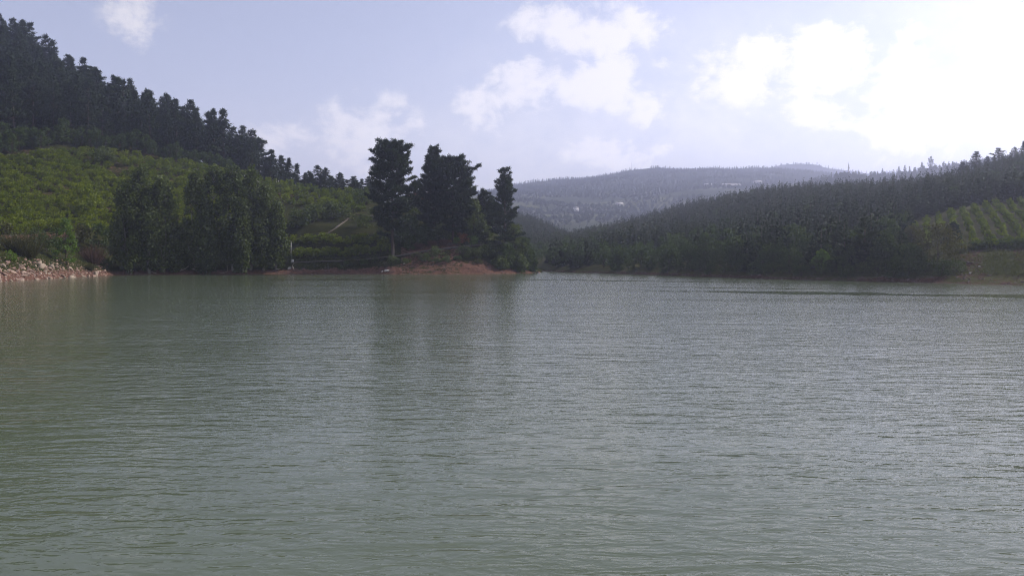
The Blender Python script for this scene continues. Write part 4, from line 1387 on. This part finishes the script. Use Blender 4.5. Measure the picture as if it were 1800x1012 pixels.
# ------------------------------------------------------------------ roads, branches, lamp, house, car, far buildings
def strip(name, T, path, width, mat, lift=0.12, edge=None, n=60):
    """road laid on the slope, level across, with a kerb on the lake side"""
    pu = np.interp(np.linspace(0, 1, n), np.linspace(0, 1, len(path)), [p[0] for p in path])
    pk = np.interp(np.linspace(0, 1, n), np.linspace(0, 1, len(path)), [p[1] for p in path])
    x, y, z = T.at(pu, pk)
    z = np.convolve(np.pad(z, 4, mode='edge'), np.ones(9) / 9, 'valid') + lift
    d = unit(np.stack([np.gradient(x), np.gradient(y), np.zeros(n)], -1))
    s = np.stack([d[:, 1], -d[:, 0], np.zeros(n)], -1)
    c = np.stack([x, y, z], -1)
    a, b = c + s * width * .5, c - s * width * .5
    lo = np.array([0, 0, 0.25])
    g = Geo()
    i = np.arange(n - 1)
    g.add(np.concatenate([a - lo, a, b, b - lo]), q=np.concatenate([np.stack([i + n * k, i + 1 + n * k, i + 1 + n * (k + 1), i + n * (k + 1)], -1) for k in range(3)]))
    o = tag(link(name, g.mesh(name, mat)), kind='structure')
    if edge:
        g = Geo()
        e0, e1, h = a + s * .02, a + s * .14, np.array([0, 0, .08])
        g.add(np.concatenate([e1 - lo, e1 + h, e0 + h, e0 - lo]), q=np.concatenate([np.stack([i + n * k, i + 1 + n * k, i + 1 + n * (k + 1), i + n * (k + 1)], -1) for k in range(3)]))
        link('kerb', g.mesh('kerb', edge), o)
    return o


strip('lakeside_road', TL, [(514, 2.02), (560, 2.0), (640, 1.99), (700, 2.0), (745, 2.0), (795, 2.0), (848, 2.02)], 3.0, M['asphalt'], .06)
strip('road_edge', TL, [(796, 1.955), (822, 1.96), (848, 1.975)], .5, M['track'], .22, None, 20)
strip('upper_track', TL, [(566, 2.72), (582, 2.85), (600, 3.08), (620, 3.36)], 0.9, M['track'], .05)
strip('upper_road', TL, [(622, 3.38), (650, 3.45), (690, 3.5), (725, 3.6), (760, 3.75)], 1.8, M['track'], .08)
strip('far_track', TF, [(1012, 1.94), (1024, 2.0), (1036, 2.12), (1040, 2.2)], 12, M['track'], 1.0, None, 24)


def road_point(uu, kk, T=TL):
    x, y, z = T.at(uu, kk)
    return float(x), float(y), float(z)


# lamp post by the water
x, y, z = road_point(512, 1.86)
e = tag(link('lamp_post', None, None, (x, y, z)), 'slim pale lamp post standing at the left end of the lakeside road', 'lamp post')
g = Geo()
tube(g, [(0, 0, -.2), (0, 0, 3.2), (0.02, 0, 6.4)], [.08, .06, .05], 8)
link('pole', g.mesh('pole', M['metal'], True), e)
g = Geo()
tube(g, [(0.02, 0, 6.3), (-.6, -.1, 6.5), (-1.35, -.2, 6.45)], [.035, .03, .03], 6)
link('arm', g.mesh('arm', M['metal'], True), e)
g = Geo()
box(g, (-1.6, -.22, 6.42), (.62, .26, .16))
link('lamp_head', g.mesh('lamp_head', M['white']), e)
# small white cabinet beside it
x, y, z = road_point(514.5, 1.85)
e = tag(link('utility_cabinet', None, None, (x, y, z)), 'small white cabinet on a stand beside the lamp post', 'cabinet')
g = Geo()
box(g, (0, 0, .95), (.62, .4, .7))
link('cabinet_body', g.mesh('cabinet_body', M['white']), e)
g = Geo()
box(g, (0, 0, 1.34), (.74, .5, .06))
link('lid', g.mesh('lid', M['metal']), e)
g = Geo()
box(g, (0, 0, .29), (.5, .3, .6))
link('stand', g.mesh('stand', M['kerb']), e)
# fallen branch and driftwood
def branch(uu, kk, pts, rad, lab):
    x, y, z = road_point(uu, kk)
    g = Geo()
    for p in pts:
        tube(g, p, np.linspace(rad, rad * .35, len(p)), 5)
    tag(link('fallen_branch', g.mesh('fallen_branch', M['wood'], True), None, (x, y, z)), lab, 'branch')


branch(516, 1.38, [[(0, 0, .1), (-.2, -.2, 1.0), (.3, -.4, 1.6), (1.2, -.5, 1.8)], [(-.2, -.2, .9), (.2, -1.0, .2), (.7, -1.6, -.5)], [(0, 0, .3), (-.6, .2, .5)]], .09, 'pale bent branch fallen on the bank below the lamp post')
branch(318, 1.16, [[(-1.6, 0, .1), (0, -.1, .25), (1.2, 0, .75), (2.0, .1, 1.4)], [(0, -.1, .25), (.6, -.4, .9)]], .12, 'pale curved branch lying at the water under the poplar gap')
branch(268, 1.12, [[(-1.1, 0, .35), (0, 0, .2), (1.0, 0, .0)]], .14, 'short pale log lying at the foot of the left poplars')
branch(392, 1.14, [[(-1.6, 0, .05), (0, -.1, .1), (1.1, 0, .5), (1.3, 0, 2.2)]], .08, 'pale bare stem bending up at the foot of the right poplars')

# pale timber posts on the ridge
for j, (uu, kk, h) in enumerate([(487.5, 4.3, 3.0), (491.5, 4.33, 2.4), (556, 4.35, 1.8)]):
    x, y, z = road_point(uu, kk)
    g = Geo()
    tube(g, [(0, 0, -.2), (.02, 0, h)], [.13, .11], 6)
    tag(link('timber_post', g.mesh('timber_post', M['post'], True), None, (x, y, z)), ['taller pale post of the pair on the ridge under the pines', 'shorter pale post of the pair on the ridge', 'low pale post alone on the ridge under the pines'][j], 'post')

# red roofed house and white car behind the pines of the point
def house(uu, kk, T, size, rz, wallm, roofm, lab, cat='house', lift=0.0, wins=2):
    x, y, z = road_point(uu, kk, T)
    w, dp, h, rh = size
    e = tag(link('house', None, None, (x, y, z - .3 + lift), rz), lab, cat)
    g = Geo()
    box(g, (0, 0, h / 2), (w, dp, h))
    for s in (-1, 1):                                    # gable walls
        X = s * (w / 2 - .003)
        g.add([(X, -dp / 2, h), (X, dp / 2, h), (X, 0, h + rh)], t=[(0, 1, 2)])
    link('wall', g.mesh('wall', wallm), e)
    g = Geo()
    ov = .45
    a = (w / 2 + ov)
    for s in (-1, 1):
        eY, eZ = s * (dp / 2 + ov), h - rh * ov / (dp / 2)
        t = .18
        v = [(-a, eY, eZ), (a, eY, eZ), (a, 0, h + rh), (-a, 0, h + rh)]
        v += [(p[0], p[1], p[2] + t) for p in v]
        g.add(v, q=[(0, 1, 2, 3), (4, 5, 6, 7), (0, 1, 5, 4), (1, 2, 6, 5), (3, 0, 4, 7)])
    rf = link('roof', g.mesh('roof', roofm), e)
    g = Geo()
    box(g, (w * .22, dp * .12, h + rh + .1), (.7, .7, 1.3))
    link('chimney', g.mesh('chimney', wallm), rf)
    for k in range(wins):
        X = (k - (wins - 1) / 2) * w / (wins + 1) * 1.25 - (0 if wins > 1 else w * .2)
        g = Geo()
        box(g, (X, -dp / 2 - .02, h * .58), (1.1, .10, 1.2))
        fr = link('window', g.mesh('window', M['white']), e)
        g = Geo()
        box(g, (X, -dp / 2 - .075, h * .58), (.9, .03, 1.0))
        link('pane', g.mesh('pane', M['glass']), fr)
    g = Geo()
    box(g, (w * .12, -dp / 2 - .03, 1.05), (1.0, .08, 2.1))
    link('door', g.mesh('door', M['bark']), e)
    return e


house(742, 4.12, TL, (8.5, 7, 2.9, 2.2), .2, M['dimwall'], M['roof'], 'house with a red tiled roof half hidden behind the pines of the point')

x, y, z = road_point(748, 3.83)
car = tag(link('parked_car', None, None, (x, y, z + .12), .15), 'white car parked below the red roofed house', 'car')
prof = [(-2.1, .35), (-2.1, .75), (-1.95, .92), (-1.2, .98), (-.75, 1.42), (.75, 1.46), (1.35, 1.05), (2.05, .95), (2.12, .6), (2.08, .35)]
g = Geo()
npf = len(prof)
wid = [.86 if p[1] < 1.1 else .68 for p in prof]
v = [(p[0], -w_, p[1]) for p, w_ in zip(prof, wid)] + [(p[0], w_, p[1]) for p, w_ in zip(prof, wid)]
q = [(i, (i + 1) % npf, npf + (i + 1) % npf, npf + i) for i in range(npf)]
cap = []
for off, rev in ((0, False), (npf, True)):
    for i in range(1, npf - 1):
        t = (off, off + i, off + i + 1)
        cap.append(t if not rev else t[::-1])
g.add(v, t=cap, q=q)
link('car_body', g.mesh('car_body', M['carpaint']), car)
for sx, a, b in ((0, -1.02, 1.12),):
    for s in (-1, 1):
        g = Geo()
        g.add([(a + .05, s * .855, 1.02), (b, s * .845, 1.04), (b - .4, s * .70, 1.38), (a + .38, s * .70, 1.36),
               (a + .05, s * .80, 1.02), (b, s * .80, 1.04), (b - .4, s * .66, 1.38), (a + .38, s * .66, 1.36)],
              q=[(0, 1, 2, 3), (4, 5, 6, 7), (0, 1, 5, 4), (1, 2, 6, 5), (2, 3, 7, 6), (3, 0, 4, 7)])
        link('side_window', g.mesh('side_window', M['glass']), car)
for sx in (-1.3, 1.3):
    for s in (-1, 1):
        g = Geo()
        tube(g, [(sx, s * .90, .33), (sx, s * .66, .33)], [.33, .33], 14)
        wl = link('wheel', g.mesh('wheel', M['tyre']), car)
        g = Geo()
        tube(g, [(sx, s * .86, .33), (sx, s * .915, .33)], [.20, .20], 10)
        link('rim', g.mesh('rim', M['metal']), wl)

# far buildings
house(1012, 1.98, TF, (7.5, 7, 6.0, 2.2), .25, M['wall'], M['paleroof'], 'small white house alone in the fields of the far valley', 'house', 1.2)
house(1330, 3.02, TF, (16, 10, 4.6, 2.4), .1, M['dimwall'], M['dimwall'], 'grey house on the far slope above the right hill', 'house', 2)
house(1243, 2.95, TF, (15, 10, 4.2, 2.2), -.1, M['dimwall'], M['dimwall'], 'low grey house at the foot of the far forest', 'house', 2)
house(1088, 2.2, TF, (12, 9, 4.6, 2.2), .3, M['dimwall'], M['dimwall'], 'tiny grey house at the right of the far valley fields', 'house', 1.5)
x, y, z = road_point(1282, 2.9, TF)
e = tag(link('long_shed', None, None, (x, y, z), .12), 'long pale roofed shed on the slope behind the right hill', 'shed')
g = Geo()
box(g, (0, 0, 1.0), (42, 9, 6.0))
link('wall', g.mesh('wall', M['dimwall']), e)
g = Geo()
g.add([(-21.6, -5.1, 3.9), (21.6, -5.1, 3.9), (21.6, 0, 6.6), (-21.6, 0, 6.6), (21.6, 5.1, 3.9), (-21.6, 5.1, 3.9)], q=[(0, 1, 2, 3), (3, 2, 4, 5)])
link('roof', g.mesh('roof', M['paleroof']), e)

x, y, z = road_point(1489, 2.0, TK)
e = tag(link('minaret', None, None, (x, y, z)), 'slender minaret rising alone above the hazy knoll', 'minaret')
for nm, p, rad, mt in (('shaft', [(0, 0, -1), (0, 0, 6), (0, 0, 11.5)], [.95, .85, .75], 'dimwall'), ('balcony', [(0, 0, 11.2), (0, 0, 11.7), (0, 0, 12.3)], [.8, 1.35, 1.35], 'dimwall'),
                       ('upper_shaft', [(0, 0, 12.2), (0, 0, 15)], [.66, .62], 'dimwall'), ('spire', [(0, 0, 15), (0, 0, 19.5)], [.8, .05], 'metal')):
    g = Geo()
    tube(g, [(a[0], a[1], a[2] * 1.3) for a in p], [a * 1.25 for a in rad], 12)
    link(nm, g.mesh(nm, M[mt], True), e)
x, y, z = road_point(1109, 4.02, TF)
e = tag(link('radio_mast', None, None, (x, y, z)), 'thin mast standing on the crest of the far hill', 'mast')
g = Geo()
tube(g, [(0, 0, -1), (0, 0, 24)], [.6, .35], 6)
link('pole', g.mesh('pole', M['metal']), e)
g = Geo()
for zz in (14, 17):
    box(g, (0, 0, zz), (2.4, .2, .25))
link('crossbar', g.mesh('crossbar', M['metal']), e)
